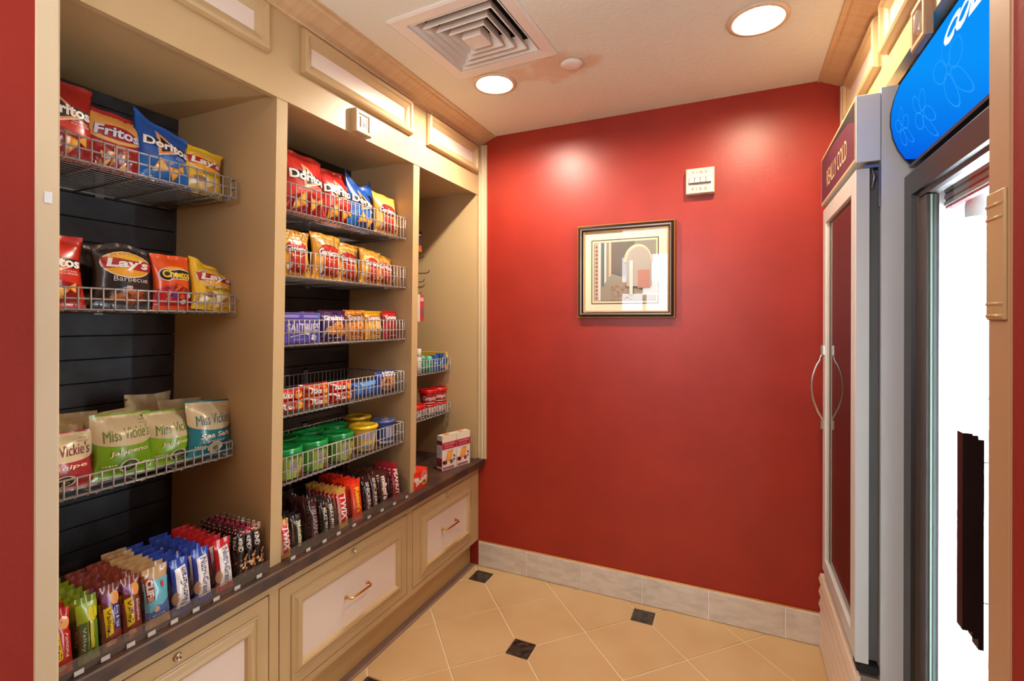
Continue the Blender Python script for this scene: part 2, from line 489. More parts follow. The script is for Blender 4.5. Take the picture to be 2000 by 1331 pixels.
for a in range(-2, 14):
    for b_ in range(-14, 14):
        # tile between lattice nodes (a,b) .. centre
        cx = D0[0] + (a + b_) * ex; cy = D0[1] + (b_ - a) * ey
        nodes = [(cx + ex, cy), (cx + 2*ex, cy) ]
        # lattice node N(i,j) = D0 + i*(ex,-ey) + j*(ex,ey); tile corners N, N+e2, N+e1+e2, N+e1
        n0 = (D0[0] + a*ex + b_*ex, D0[1] - a*ey + b_*ey)
        c4 = [n0, (n0[0]+ex, n0[1]-ey), (n0[0]+2*ex, n0[1]), (n0[0]+ex, n0[1]+ey)]
        if n0[0] > 0.6 or n0[0]+2*ex < -1.5 or n0[1] < 0.05 or n0[1] > 2.8: continue
        ids = [(a, b_), (a+1, b_), (a+1, b_+1), (a, b_+1)]
        ctr = (n0[0]+ex, n0[1])
        pts = []
        for k in range(4):
            p = c4[k]; dx, dy = ctr[0]-p[0], ctr[1]-p[1]; L = math.hypot(dx, dy)
            if ids[k][0] % 2 == 0 and ids[k][1] % 2 == 0:
                h = hd + g
                if k in (0, 2):    # corner points along x
                    s_ = 1 if k == 0 else -1
                    y_ = h; x_ = h
                    q1 = (p[0]+s_*x_, p[1]+x_*ey/ex - g*1.4); q2 = (p[0]+s_*x_, p[1]-x_*ey/ex + g*1.4)
                    q1, q2 = ((p[0]+s_*h, p[1]+min(h*ey/ex, h)-g*1.4), (p[0]+s_*h, p[1]-min(h*ey/ex, h)+g*1.4))
                    pts += [q1, q2] if k == 0 else [q2, q1]
                else:
                    s_ = 1 if k == 1 else -1
                    q1 = (p[0]-h+g*1.4, p[1]+s_*h); q2 = (p[0]+h-g*1.4, p[1]+s_*h)
                    pts += [q1, q2] if k == 1 else [q2, q1]
            else:
                pts.append((p[0]+dx/L*g*1.4, p[1]+dy/L*g*1.4))
        # shrink sides so the grout joint shows
        pts = [(ctr[0]+(p[0]-ctr[0])*0.9945, ctr[1]+(p[1]-ctr[1])*0.9945) for p in pts]
        tile_piece('tile', pts, MW['tile'], rt.uniform(-0.0006, 0.0004))
        if a % 2 == 0 and b_ % 2 == 0:
            p = n0
            tile_piece('dot_tile', [(p[0]-hd, p[1]-hd), (p[0]+hd, p[1]-hd), (p[0]+hd, p[1]+hd), (p[0]-hd, p[1]+hd)], MW['dot'], 0.0)

# ---- ceiling with holes for the two recessed lamps and the diffuser
CANS = [(-0.965, 1.925, 0.076), (0.068, 1.886, 0.079)]
VC, VH, VROT = (-0.868, 1.585), 0.222, R(-2.5)
cu = bpy.data.curves.new('c', 'CURVE'); cu.dimensions = '2D'; cu.fill_mode = 'BOTH'; cu.extrude = 0.05
def spl(pts):
    s_ = cu.splines.new('POLY'); s_.points.add(len(pts)-1)
    for i, p in enumerate(pts): s_.points[i].co = (p[0], p[1], 0, 1)
    s_.use_cyclic_u = True
spl([(-1.95, 0.36), (1.2, 0.36), (1.2, 2.62), (-1.95, 2.62)])
for (x, y, r) in CANS: spl([(x+r*math.cos(2*PI*k/40), y+r*math.sin(2*PI*k/40)) for k in range(40)])
def vrot(x, y): return (VC[0]+x*math.cos(VROT)-y*math.sin(VROT), VC[1]+x*math.sin(VROT)+y*math.cos(VROT))
vh = 0.178
spl([vrot(-vh, -vh), vrot(vh, -vh), vrot(vh, vh), vrot(-vh, vh)])
co = bpy.data.objects.new('c', cu); me = bpy.data.meshes.new_from_object(co); bpy.data.objects.remove(co)
me.transform(Matrix.Translation((0, 0, CEIL + 0.05)))
me.materials.append(MW['ceil'])
ceil = link('ceiling', me); struct(ceil)
# water stain on the plaster between the diffuser and the sprinkler cap
nt = MW['ceil'].node_tree; bs = nt.nodes['Principled BSDF']
tc = nt.nodes.new('ShaderNodeTexCoord'); nz = nt.nodes.new('ShaderNodeTexNoise'); nz.inputs['Scale'].default_value = 7; nz.inputs['Detail'].default_value = 2
mp = nt.nodes.new('ShaderNodeMapping'); mp.inputs['Location'].default_value = (0.70, -1.905, 0)
mp2 = nt.nodes.new('ShaderNodeVectorMath'); mp2.operation = 'MULTIPLY'; mp2.inputs[1].default_value = (5.6, 10.5, 0)
ln = nt.nodes.new('ShaderNodeVectorMath'); ln.operation = 'LENGTH'
ad = nt.nodes.new('ShaderNodeMath'); ad.operation = 'MULTIPLY_ADD'; ad.inputs[1].default_value = 2.6
rp = nt.nodes.new('ShaderNodeValToRGB'); rp.color_ramp.elements[0].position = 0.40; rp.color_ramp.elements[1].position = 0.47
rp.color_ramp.elements[0].color = lin('#dfc6ac'); rp.color_ramp.elements[1].color = lin('#e6e4d4')
sc_ = nt.nodes.new('ShaderNodeMath'); sc_.operation = 'MULTIPLY'; sc_.inputs[1].default_value = 0.19
nt.links.new(tc.outputs['Object'], mp.inputs['Vector']); nt.links.new(mp.outputs[0], mp2.inputs[0]); nt.links.new(mp2.outputs[0], ln.inputs[0])
nt.links.new(tc.outputs['Object'], nz.inputs['Vector']); nt.links.new(nz.outputs['Fac'], ad.inputs[0]); nt.links.new(ln.outputs['Value'], ad.inputs[2])
nt.links.new(ad.outputs[0], sc_.inputs[0]); nt.links.new(sc_.outputs[0], rp.inputs['Fac']); nt.links.new(rp.outputs['Color'], bs.inputs['Base Color'])

# ---- walls
struct(obj('wall_back', B().box(-1.95, 1.2, YB, YB+0.1, 0, CEIL), MW['red']))
struct(obj('wall_left', B().box(-1.95, -1.875, 0.36, YB, 0, CEIL), MW['tan']))
struct(obj('wall_right', B().box(1.12, 1.2, 0.50, YB, 0, CEIL), MW['tan']))
# doorway wall between lobby and alcove (left pier, head), passage wall on the right
struct(obj('wall_front', B().box(-1.95, -1.20, 0.40, 0.498, 0, 2.75), MW['red']))
struct(obj('wall_passage_left', B().box(-1.30, -1.194, -0.75, 0.464, 0, 2.75), MW['red2']))
struct(obj('wall_passage_right', B().box(0.178, 0.30, -3.5, 0.462, 0, 2.75).box(0.30, 1.2, 0.36, 0.496, 0, 2.75), MW['red2']))
c_ = B()
c_.prism([(-1.194, 0.464), (-1.1925, 0.466), (-1.1925, 0.498), (-1.198, 0.503), (-1.30, 0.503), (-1.30, 0.464)], 'z', 0, 2.2)
tl = struct(obj('trim_1', c_, MW['cream']))
obj('strike_plate', B().box(-1.1925, -1.1905, 0.477, 0.489, 1.622, 1.644, bev=0.0006), mat('pale_strike_plate', '#d9dce0', 0.3), tl)
c_ = B()
c_.prism([(0.178, 0.462), (0.178, 0.498), (0.186, 0.502), (0.30, 0.502), (0.30, 0.496), (0.186, 0.490), (0.186, 0.462)], 'z', 0, 2.2)
c_.box(0.1772, 0.1784, 0.4655, 0.4675, 0, 2.2)
tr = struct(obj('trim_2', c_, MW['tantrim']))
hb = B()
hb.box(0.1755, 0.178, 0.468, 0.496, 1.402, 1.498, bev=0.0008)
for zz in (1.405, 1.414, 1.478, 1.488): hb.tube([(0.1762, 0.4690, zz), (0.1762, 0.4955, zz)], 0.0016, 8)
obj('hinge', hb, mat('painted_hinge', '#b99a6c', 0.35, metal=0.2), tr)

# ---- lobby behind the camera (seen only in reflections; lets daylight in)
struct(obj('wall_lobby', B().box(-3.2, 0.3, -3.6, -3.5, 0, 0.9).box(-3.2, -2.1, -3.6, -3.5, 0.9, 2.75).box(-0.7, 0.3, -3.6, -3.5, 0.9, 2.75).box(-2.1, -0.7, -3.6, -3.5, 2.55, 2.75), MW['cream']))
struct(obj('wall_lobby_side', B().box(-3.3, -3.2, -3.6, 0.38, 0, 2.75), MW['cream']))
struct(obj('floor_lobby', B().box(-3.3, 0.3, -3.6, 0.36, -0.06, -0.002), MW['tile']))
struct(obj('ceiling_lobby', B().box(-3.3, 0.3, -3.6, 0.38, 2.75, 2.8), MW['ceil']))
wi = struct(obj('window_1', B().box(-2.1, -0.7, -3.56, -3.55, 0.9, 2.55), emis('window_daylight', '#f2f4ff', WINDOW_EMIT)))
wf = B().frame(-2.1, -0.7, 0.9, 2.55, [(0, 0), (0, 0.06), (0.07, 0.06), (0.07, 0)], lambda u, v, h: (u, -3.55+h, v))
wf.box(-1.43, -1.37, -3.55, -3.50, 0.9, 2.55).box(-2.1, -0.7, -3.55, -3.50, 1.86, 2.06)
obj('window_frame', wf, MW['cream'], wi)

# ---- baseboard tiles on the back wall
bb = struct(obj('baseboard_back', B().box(-1.335, 0.45, YB-0.008, YB, 0, 0.140), MW['basegrout']))
js = [-1.335, -1.036, -0.729, -0.42, -0.113, 0.201, 0.45]
for i in range(6):
    obj('tile', B().box(js[i]+0.0028, js[i+1]-0.0028, YB-0.013, YB-0.002, 0.003, 0.137, bev=0.0015), MW['base'], bb)
obj('caulk_bead', B().tube([(-1.335, YB-0.005, 0.140), (-0.4, YB-0.005, 0.139), (0.45, YB-0.005, 0.140)], 0.004, 6), mat('tan_caulk', '#c98f4a', 0.6), bb)

# ---- crowns, corner strips, grey floor strip
crownL = [(FX, 2.393), (FX+0.012, 2.393), (FX+0.014, 2.400), (FX+0.034, 2.406), (FX+0.060, 2.420), (FX+0.082, 2.428), (FX+0.088, 2.434), (FX+0.105, 2.434), (FX+0.105, CEIL), (FX, CEIL)]
struct(obj('trim_3', B().prism(crownL, 'y', 0.50, YB), MW['crown']))
RX = 0.425
struct(obj('trim_4', B().prism([(2*0.0 + RX - (p[0]-FX), p[1]) for p in crownL][::-1], 'y', 0.50, YB), MW['crown']))
def fluted(x0, x1, z0, z1):
    b = B(); w = x1-x0
    pr = [(x0, YB), (x0, YB-0.012), (x0+w*0.18, YB-0.016), (x0+w*0.30, YB-0.010), (x0+w*0.42, YB-0.018), (x0+w*0.6, YB-0.018), (x0+w*0.72, YB-0.011), (x0+w*0.84, YB-0.016), (x1, YB-0.014), (x1, YB)]
    b.prism(pr, 'z', z0, z1); return b
struct(obj('trim_5', fluted(FX, -1.288, 0.614, 2.395), MW['cream']))
struct(obj('trim_6', fluted(0.402, RX+0.012, 0.15, 2.395), MW['cream']))
struct(obj('shadow_grout_strip', B().box(-1.397, -1.352, 0.50, YB-0.01, 0.0, 0.004), MW['strip']))  # cabinet shadow and dark grout put together into one grey strip
struct(obj('trim_8', B().box(-1.41, -1.395, 0.50, YB, 0, 0.150), MW['kick']))

# ---- ceiling fittings
def can_light(x, y, r, label, glow):
    t = thing('recessed_light', label, 'ceiling light', (x, y, CEIL), 'recessed ceiling lights')
    obj('trim_ring', B().lathe([(r+0.020, CEIL-0.001), (r+0.019, CEIL-0.006), (r+0.004, CEIL-0.008), (r-0.003, CEIL-0.002), (r-0.003, CEIL+0.004), (r+0.01, CEIL+0.004)], 48, (x, y, 0), cap=False), mat('lamp_trim', '#dcc3a4', 0.4), t)
    obj('reflector', B().lathe([(r-0.003, CEIL+0.0), (r-0.012, CEIL+0.04), (0.03, CEIL+0.07), (0.0005, CEIL+0.072)], 48, (x, y, 0), cap=False), mat('lamp_reflector', '#f4ead8', 0.3), t)
    br = 0.028; bz = CEIL+0.030
    obj('bulb', B().lathe([(br*math.sin(PI*k/14)+1e-4, bz-br*math.cos(PI*k/14)) for k in range(15)], 28, (x, y, 0)), glow, t)
can_light(*CANS[0], 'recessed ceiling lamp beside the square air diffuser, over the shelves', emis('lamp_glow', '#fff0db', CAN_POWER))
can_light(*CANS[1], 'recessed ceiling lamp near the coolers, away from the diffuser', emis('warm_lamp_glow', '#ffe6c4', CAN_POWER*0.64))
t = thing('air_diffuser', 'square white ceiling air diffuser with nested louvers', 'air vent', (VC[0], VC[1], CEIL))
vf = lambda u, v, h: (*vrot(u, v), CEIL - h)
obj('frame', B().frame(-VH-0.008, VH+0.008, -VH-0.008, VH+0.008, [(0, 0), (0, 0.006), (0.008, 0.010), (0.050, 0.006), (0.052, -0.03)], vf), MW['vent'], t)
d = B(); d.frame(-vh, vh, -vh, vh, [(0.001, -0.03), (0.003, -0.14), (vh-0.001, -0.14)], vf); obj('duct', d, MW['black'], t)
for i, h in enumerate((0.150, 0.116, 0.082, 0.050)):
    obj('louver', B().frame(-h-0.024, h+0.024, -h-0.024, h+0.024, [(0.018, -0.040), (0.000, 0.002+0.004*i*0.6), (0.003, 0.005+0.004*i*0.6), (0.021, -0.040), (0.018, -0.040)], vf), MW['vent'], t)
ct = B(); ct.frame(-0.040, 0.040, -0.040, 0.040, [(0.010, -0.030), (0.0, 0.014), (0.003, 0.018), (0.0399, 0.014)], vf); obj('centre_plate', ct, MW['vent'], t)
sp = obj('sprinkler_cap', B().lathe([(0.030, CEIL), (0.030, CEIL-0.008), (0.044, CEIL-0.010), (0.045, CEIL-0.015), (0.030, CEIL-0.020), (0.0005, CEIL-0.022)], 40, (-0.60, 1.887, 0)), MW['vent'], loc=(-0.60, 1.887, CEIL))
tag(sp, 'round white sprinkler cap on the ceiling beside the diffuser', 'sprinkler')

# ================================================================== BUILT-IN DISPLAY CABINET
cab = thing('display_cabinet', 'tan built-in display shelving with three open bays and a white-panelled frieze', 'cabinet', (-1.60, 1.49, 0.614))
T_ = MW['tan']
obj('fascia', B().box(-1.362, FX, 0.50, YB, 2.117, CEIL-0.001), T_, cab)
obj('soffit_panel', B().box(-1.87, -1.362, 0.50, YB, 2.128, 2.146), T_, cab)
def lean_panel(y0t, y1t, y0b, y1b, x0, x1, z0=0.614, z1=2.128):
    b = B(); v = []
    for (x, z, a, c) in ((x0, z0, y0b, y1b), (x1, z0, y0b, y1b), (x1, z1, y0t, y1t), (x0, z1, y0t, y1t)):
        v.append((b.bm.verts.new((x, a, z)), b.bm.verts.new((x, c, z))))
    n = 4
    b.bm.faces.new([q[0] for q in v]); b.bm.faces.new([q[1] for q in v][::-1])
    for i in range(4): b.bm.faces.new((v[i][0], v[(i+1) % 4][0], v[(i+1) % 4][1], v[i][1]))
    return b
obj('divider', lean_panel(1.120, 1.162, 1.097, 1.139, -1.862, FX-0.0025), T_, cab)
obj('divider', lean_panel(1.855, 1.901, 1.832, 1.874, -1.862, FX-0.0025), T_, cab)
obj('end_panel', B().box(-1.862, FX-0.0025, 0.50, 0.53, 0.614, 2.128), T_, cab)
obj('end_panel', B().box(-1.862, FX-0.0025, 2.452, YB, 0.614, 2.128), T_, cab)
def slats(y0, y1, xb, m, back):
    obj('slat_backing', B().box(back, xb-0.014, y0, y1, 0.614, 2.128), MW['black'], cab)
    z = 0.614; k = 0; me0 = None
    while z < 2.12:
        b = B().box(xb-0.014, xb, y0, y1, z+0.0015, min(z+0.0735-0.0015, 2.127), bev=0.0015)
        obj('slat', b, m, cab); z += 0.0735
slats(0.53, 1.125, -1.847, MW['slat'], -1.868)
slats(1.135, 1.860, -1.712, MW['slatbrown'], -1.732)
slats(1.87, 2.452, -1.847, MW['slatbrown'], -1.868)

MOULD = [(0, 0), (0, 0.010), (0.005, 0.022), (0.012, 0.026), (0.020, 0.024), (0.026, 0.016), (0.034, 0.013), (0.042, 0.008), (0.048, 0.002)]
def frieze(y0, y1, z0, z1, x, sgn, parent):
    fn = lambda u, v, h: (x + sgn*h, u, v)
    f = obj('frieze_frame', B().frame(y0, y1, z0, z1, MOULD, fn), MW['tan'] if sgn > 0 else MW['tan'], parent)
    b = B().box(x + sgn*0.0005, x + sgn*0.0035, y0+0.04, y1-0.04, z0+0.035, z1-0.035)
    obj('panel', b, MW['frosted'], f)
frieze(0.53, 1.079, 2.236, 2.388, FX, 1, cab)
frieze(1.207, 1.824, 2.234, 2.386, FX, 1, cab)
frieze(1.948, 2.440, 2.232, 2.384, FX, 1, cab)

# small square speaker/detector box on the fascia
t = thing('wall_detector', 'small square tan detector box with grey centre on the shelf fascia', 'detector', (FX, 1.512, 2.166))
fn = lambda u, v, h: (FX+h, u, v)
obj('housing', B().frame(1.450, 1.540, 2.122, 2.212, [(0, 0.0005), (0, 0.020), (0.004, 0.025), (0.014, 0.025), (0.018, 0.021), (0.024, 0.021), (0.026, 0.015), (0.0449, 0.015)], fn), MW['tan'], t)
g_ = B().box(FX+0.015, FX+0.022, 1.478, 1.514, 2.144, 2.190, bev=0.002)
for k in range(3): g_.box(FX+0.022, FX+0.0235, 1.483+0.009*k, 1.488+0.009*k, 2.150, 2.184)
obj('sensor', g_, mat('grey_sensor', '#a09a96', 0.4), t)

# ---- worktop
ct = obj('countertop', B().box(-1.862, -1.300, 0.50, YB-0.002, 0.573, 0.614, bev=0.004), MW['counter'], loc=(-1.58, 1.49, 0.573))
tag(ct, 'long dark brown mottled worktop under the snack shelves', 'worktop')

# ---- drawer cabinets below
def drawer_unit(y0, y1, dy0, dy1, wy0, wy1, hy0, hy1, ly, label):
    t = thing('drawer_cabinet', label, 'cabinet', (-1.6, (y0+y1)/2, 0.146))
    x = FX
    zb, zt, db, dt = 0.146, 0.572, 0.175, 0.530
    b = B(); b.box(-1.862, x-0.020, y0, y1, zb, zt)
    b.box(x-0.020, x, y0, y1, dt+0.003, zt).box(x-0.020, x, y0, y1, zb, db-0.003)
    b.box(x-0.020, x, y0, dy0-0.003, db-0.003, dt+0.003).box(x-0.020, x, dy1+0.003, y1, db-0.003, dt+0.003)
    obj('body', b, MW['tan'], t)
    fn = lambda u, v, h: (x+h, u, v)
    d = B(); d.box(x-0.016, x+0.001, dy0, dy1, db, dt, bev=0.001)
    dr = obj('drawer', d, MW['tan'], t)
    my0, my1 = wy0-0.046, wy1+0.046
    obj('moulding', B().frame(my0, my1, 0.252-0.046, 0.443+0.046, [(0, 0.001), (0, 0.005), (0.004, 0.007), (0.008, 0.004), (0.014, 0.006), (0.022, 0.013), (0.032, 0.016), (0.040, 0.012), (0.046, 0.004), (0.046, 0.001)], fn), MW['tan'], dr)
    obj('panel', B().box(x+0.001, x+0.004, wy0-0.004, wy1+0.004, 0.248, 0.447), MW['frosted'], dr)
    if hy0 is not None:
        hx = x+0.004
        hb = B().tube([(hx, hy0, 0.355), (hx+0.020, hy0+0.001, 0.354), (hx+0.027, hy0+0.010, 0.353), (hx+0.027, hy1-0.010, 0.353), (hx+0.020, hy1-0.001, 0.354), (hx, hy1, 0.355)], 0.0042, 10)
        for yy in (hy0, hy1): hb.lathe([(0.0075, hx), (0.007, hx+0.003), (0.0045, hx+0.006)], 14, (0, yy, 0.355), axis='x')
        obj('handle', hb, MW['brass'], dr)
    lk = B().lathe([(0.0105, x+0.001), (0.0105, x+0.006), (0.009, x+0.008), (0.007, x+0.0085), (0.0065, x+0.006), (0.0003, x+0.006)], 20, (0, ly, 0.511), axis='x')
    lk.box(x+0.006, x+0.0075, ly-0.001, ly+0.001, 0.507, 0.515)
    obj('lock', lk, MW['chrome'], dr)
drawer_unit(0.50, 1.110, 0.44+0.075, 1.090, 0.60, 1.004, 0.745, 0.865, 0.812, 'drawer cabinet nearest the doorway, cut by the picture edge')
drawer_unit(1.110, 1.828, 1.131, 1.805, 1.221, 1.721, 1.422, 1.541, 1.467, 'middle drawer cabinet, the widest, with a white panel')
drawer_unit(1.828, YB-0.002, 1.850, 2.390, 1.955, 2.331, 2.090, 2.216, 2.137, 'drawer cabinet in the corner against the red back wall')

# ---- right-hand fascia above the coolers
fr = thing('cooler_fascia', 'tan fascia with raised panels above the drink coolers', 'fascia', (RX+0.015, 1.49, 2.135))
obj('board', B().box(RX, RX+0.03, 0.50, YB, 2.135, CEIL-0.001), T_, fr)
frieze(1.927, 2.425, 2.222, 2.388, RX, -1, fr)
frieze(1.370, 1.862, 2.226, 2.388, RX, -1, fr)
frieze(0.81, 1.305, 2.226, 2.388, RX, -1, fr)
t = thing('strobe_box', 'square strobe box with a glass bulb above the coolers', 'alarm', (RX, 1.52, 2.14))
fn = lambda u, v, h: (RX-0.0005-h, u, v)
obj('housing', B().frame(1.470, 1.570, 2.085, 2.195, [(0, 0), (0, 0.014), (0.004, 0.018), (0.014, 0.018), (0.018, 0.014), (0.024, 0.006), (0.0499, 0.006)], fn), MW['tantrim'], t)
bl = B().lathe([(0.008, 2.112), (0.012, 2.118), (0.0125, 2.158), (0.008, 2.168), (0.001, 2.170)], 16, (RX-0.0135, 1.520, 0))
obj('bulb', bl, mat('strobe_lens', '#b9aa9a', 0.08, spec=0.8), t)

# ================================================================== DRINK COOLERS
def rib_text(P, *a, **k): P.text(*a, **k)
# ---- far cooler: grey cabinet, burgundy sign, framed glass door, louvred base
c1 = thing('drink_cooler', 'far grey drink cooler with a burgundy sign and an oval chrome door handle', 'cooler', (0.70, 2.10, 0.0))
b = B(); y0, y1 = 1.787, 2.42
b.box(0.394, 0.424, y0, y1, 0.0, 2.098)     # carcass shell round a dark inside
b2 = B()
b2.box(0.394, 1.06, y0, y0+0.035, 0.0, 2.098).box(0.394, 1.06, y1-0.035, y1, 0.0, 2.098).box(1.02, 1.06, y0+0.035, y1-0.035, 0.0, 2.098)
b2.box(0.394, 1.02, y0+0.035, y1-0.035, 1.90, 2.098).box(0.394, 1.02, y0+0.035, y1-0.035, 0.0, 0.36)
b.bm.free()
obj('carcass', b2, MW['steel'], c1)
obj('liner', B().box(0.99, 1.015, y0+0.04, y1-0.04, 0.365, 1.895), mat('dim_liner', '#6b6663', 0.5), c1)
for zz in (0.72, 1.08, 1.44):
    sh = B()
    for k in range(14): sh.tube([(0.44, y0+0.05+k*0.04, zz), (0.98, y0+0.05+k*0.04, zz)], 0.0025, 5)
    sh.tube([(0.44, y0+0.04, zz), (0.44, y1-0.04, zz)], 0.004, 6)
    obj('wire_shelf', sh, MW['wire'], c1)
d0, d1, z0, z1 = 1.792, 2.405, 0.365, 1.862
dr = obj('door', B().frame(d0, d1, z0, z1, [(0, 0.033), (0, 0.0), (0.006, -0.002), (0.062, -0.002), (0.066, 0.004), (0.066, 0.033), (0, 0.033)], lambda u, v, h: (0.333+h, u, v)), mat('door_paint', '#c2c2c0', 0.36), c1)
obj('glass', quad_x(0.343, d0+0.064, d1-0.064, z0+0.064, z1-0.064), clear('cooler_glass', '#8d7f7a', 0.02, 1.6, minrefl=0.04), dr)
for k, uu in enumerate((d1-0.070, d1-0.083, d1-0.094)):
    obj('glass_edge_trim', B().box(0.3385, 0.3405, uu-0.002, uu+0.002, z0+0.066, z1-0.066), mat('pale_edge', '#c9beb2', 0.3), dr)
obj('gasket', B().box(0.3665, 0.3935, d0+0.010, d1-0.010, z0+0.01, z1-0.005), mat('dark_gasket', '#4a4948', 0.5), c1)
hg = B().box(0.350, 0.392, d0-0.001, d0+0.03, 1.863, 1.872).box(0.388, 0.3925, d0-0.003, d0+0.004, 1.745, 1.872)
hg.tube([(0.372, d0+0.004, 1.80), (0.378, d0-0.001, 1.835), (0.372, d0+0.004, 1.862)], 0.004, 6)
obj('top_hinge', hg, mat('hinge_steel', '#8a8987', 0.3, metal=0.8), c1)
obj('bottom_hinge', B().prism([(0.336, 0.340), (0.336, 0.352), (0.345, 0.362), (0.392, 0.362), (0.392, 0.340)], 'y', d0-0.002, d0+0.05), MW['black'], c1)
hb = B(); n = 18; hp = []
for k in range(n+1):
    a = k/n; hp.append((0.333 - 0.045*math.sin(PI*a)**0.9 - 0.001, 2.382, 0.985 + 0.285*a))
hb.tube(hp, 0.0045, 8)
for zz, sg in ((0.985, -1), (1.270, 1)):
    hb.prism([(2.372, zz-sg*0.008), (2.392, zz-sg*0.008), (2.389, zz+sg*0.030), (2.375, zz+sg*0.030)], 'x', 0.3195, 0.332)
obj('handle', hb, MW['chrome'], dr)
# sign box
sg = obj('sign_box', B().box(0.330, 0.393, 1.787, 2.432, 1.882, 2.085, bev=0.002), mat('sign_case', '#cbcfd2', 0.38), c1)
Fs = lambda u, v, off: Vector((0.3295-off, 2.430-u*0.640, 1.886+v*0.196))
P = Print(Fs, 0.640, 0.196, rough=0.7, grid=0.03, base=0.0004)
P.rect(0, 1, 0, 1, '#c9a27a')
P.rect(0.012, 0.99, 0.05, 0.95, '#561c33')
P.poly([(0.03, 0.95), (0.99, 0.95), (0.99, 0.62), (0.85, 0.78), (0.6, 0.86), (0.3, 0.91)], '#140b1a')
P.text('REALLY COLD', 0.52, 0.40, 0.60, '#d8b98c', h=0.33)
P.build('sign_face', sg)
# louvred base
gl = B(); gl.box(0.345, 0.393, 1.795, 2.455, 0.0, 0.325)
lb = obj('base_grille', gl, mat('grille_paint', '#7c6e64', 0.4), c1)
for k in range(6):
    zz = 0.322 - k*0.053
    obj('louver', B().prism([(0.346, zz), (0.331, zz-0.002), (0.325, zz-0.026), (0.346, zz-0.036)], 'y', 1.792, 2.46), mat('grille_slat', '#d2bda8', 0.38), lb)

# ---- near cooler: blue lit header, black frame, bright inside
c2 = thing('drink_cooler', 'near drink cooler with a glowing blue sign and bright white inside', 'cooler', (0.80, 1.41, 0.0))
y0, y1 = 1.075, 1.752
W_ = mat('cooler_liner', '#e8ecee', 0.35)
b = B()
b.box(0.481, 1.10, y0, y0+0.03, 0.0, 1.86).box(0.481, 1.10, y1-0.03, y1, 0.0, 1.86).box(1.07, 1.10, y0, y1, 0.0, 1.86).box(0.481, 1.10, y0, y1, 1.82, 1.86).box(0.481, 1.10, y0, y1, 0.0, 0.12)
obj('carcass', b, MW['bezel2'], c2)
b = B()
b.box(0.50, 1.07, y0+0.03, y0+0.05, 0.12, 1.82).box(0.50, 1.07, y1-0.05, y1-0.03, 0.12, 1.82).box(1.04, 1.07, y0+0.05, y1-0.05, 0.12, 1.82).box(0.50, 1.04, y0+0.05, y1-0.05, 1.77, 1.82).box(0.50, 1.04, y0+0.05, y1-0.05, 0.12, 0.16)
obj('liner', b, W_, c2)
obj('lamp_tube', B().lathe([(0.0005, 0.20), (0.019, 0.20), (0.019, 1.665), (0.0005, 1.665)], 16, (0.555, 1.625, 0)), emis('cooler_tube', '#eef6ff', TUBE_EMIT), c2)
obj('lamp_socket', B().lathe([(0.021, 1.666), (0.021, 1.70), (0.016, 1.72), (0.016, 1.768)], 16, (0.555, 1.625, 0)), mat('tube_socket', '#c9cbc9', 0.4), c2)
rs = B().box(0.515, 0.530, y0+0.06, y1-0.06, 1.705, 1.765)
for k in range(3): rs.box(0.512, 0.516, y0+0.06, y1-0.06, 1.712+0.018*k, 1.722+0.018*k, m=1)
obj('price_rail', rs, [mat('red_rail', '#a8363f', 0.4), mat('white_rail', '#e6ddd8', 0.4)], c2)
for zz in (0.50, 0.85, 1.20, 1.50):
    sh = B()
    for k in range(14): sh.tube([(0.60, y0+0.06+k*0.042, zz), (1.03, y0+0.06+k*0.042, zz)], 0.0025, 5)
    sh.tube([(0.60, y0+0.055, zz), (0.60, y1-0.055, zz)], 0.004, 6)
    obj('wire_shelf', sh, mat('white_wire', '#dfe2e2', 0.35), c2)
dr = obj('door', B().frame(y0+0.002, y1-0.002, 0.10, 1.815, [(0, 0.040), (0, 0.0), (0.004, -0.002), (0.066, -0.002), (0.068, 0.008), (0.078, 0.012), (0.080, 0.022), (0.080, 0.040), (0, 0.040)], lambda u, v, h: (0.441+h, u, v), mats=[0, 0, 0, 0, 1, 1, 1, 0]), [MW['bezel'], MW['bezel2']], c2)
obj('inner_stile', B().box(0.452, 0.478, y1-0.141, y1-0.079, 0.182, 1.733), MW['bezel2'], dr)
obj('glass', quad_x(0.465, y0+0.080, y1-0.140, 0.182, 1.733), clear('bright_glass', '#f2fbf8', 0.01, 1.45), dr)
obj('glass_edge', B().box(0.459, 0.4625, y1-0.146, y1-0.1425, 0.184, 1.731), mat('green_glass_edge', '#9fc2b4', 0.2), dr)
hb = B()
hb.prism([(0.372, 1.165), (0.386, 1.165), (0.386, 1.14), (0.372, 1.14)], 'z', 0.845, 1.200)
hb.prism([(0.386, 1.160), (0.394, 1.160), (0.394, 1.14), (0.386, 1.14)], 'z', 0.834, 1.197)
hb.prism([(0.394, 1.166), (0.402, 1.166), (0.402, 1.14), (0.394, 1.14)], 'z', 0.815, 1.190)
for zz in (0.90, 1.15): hb.box(0.400, 0.441, 1.1402, 1.1415, zz-0.001, zz+0.001)
obj('handle', hb, MW['bezel'], dr)
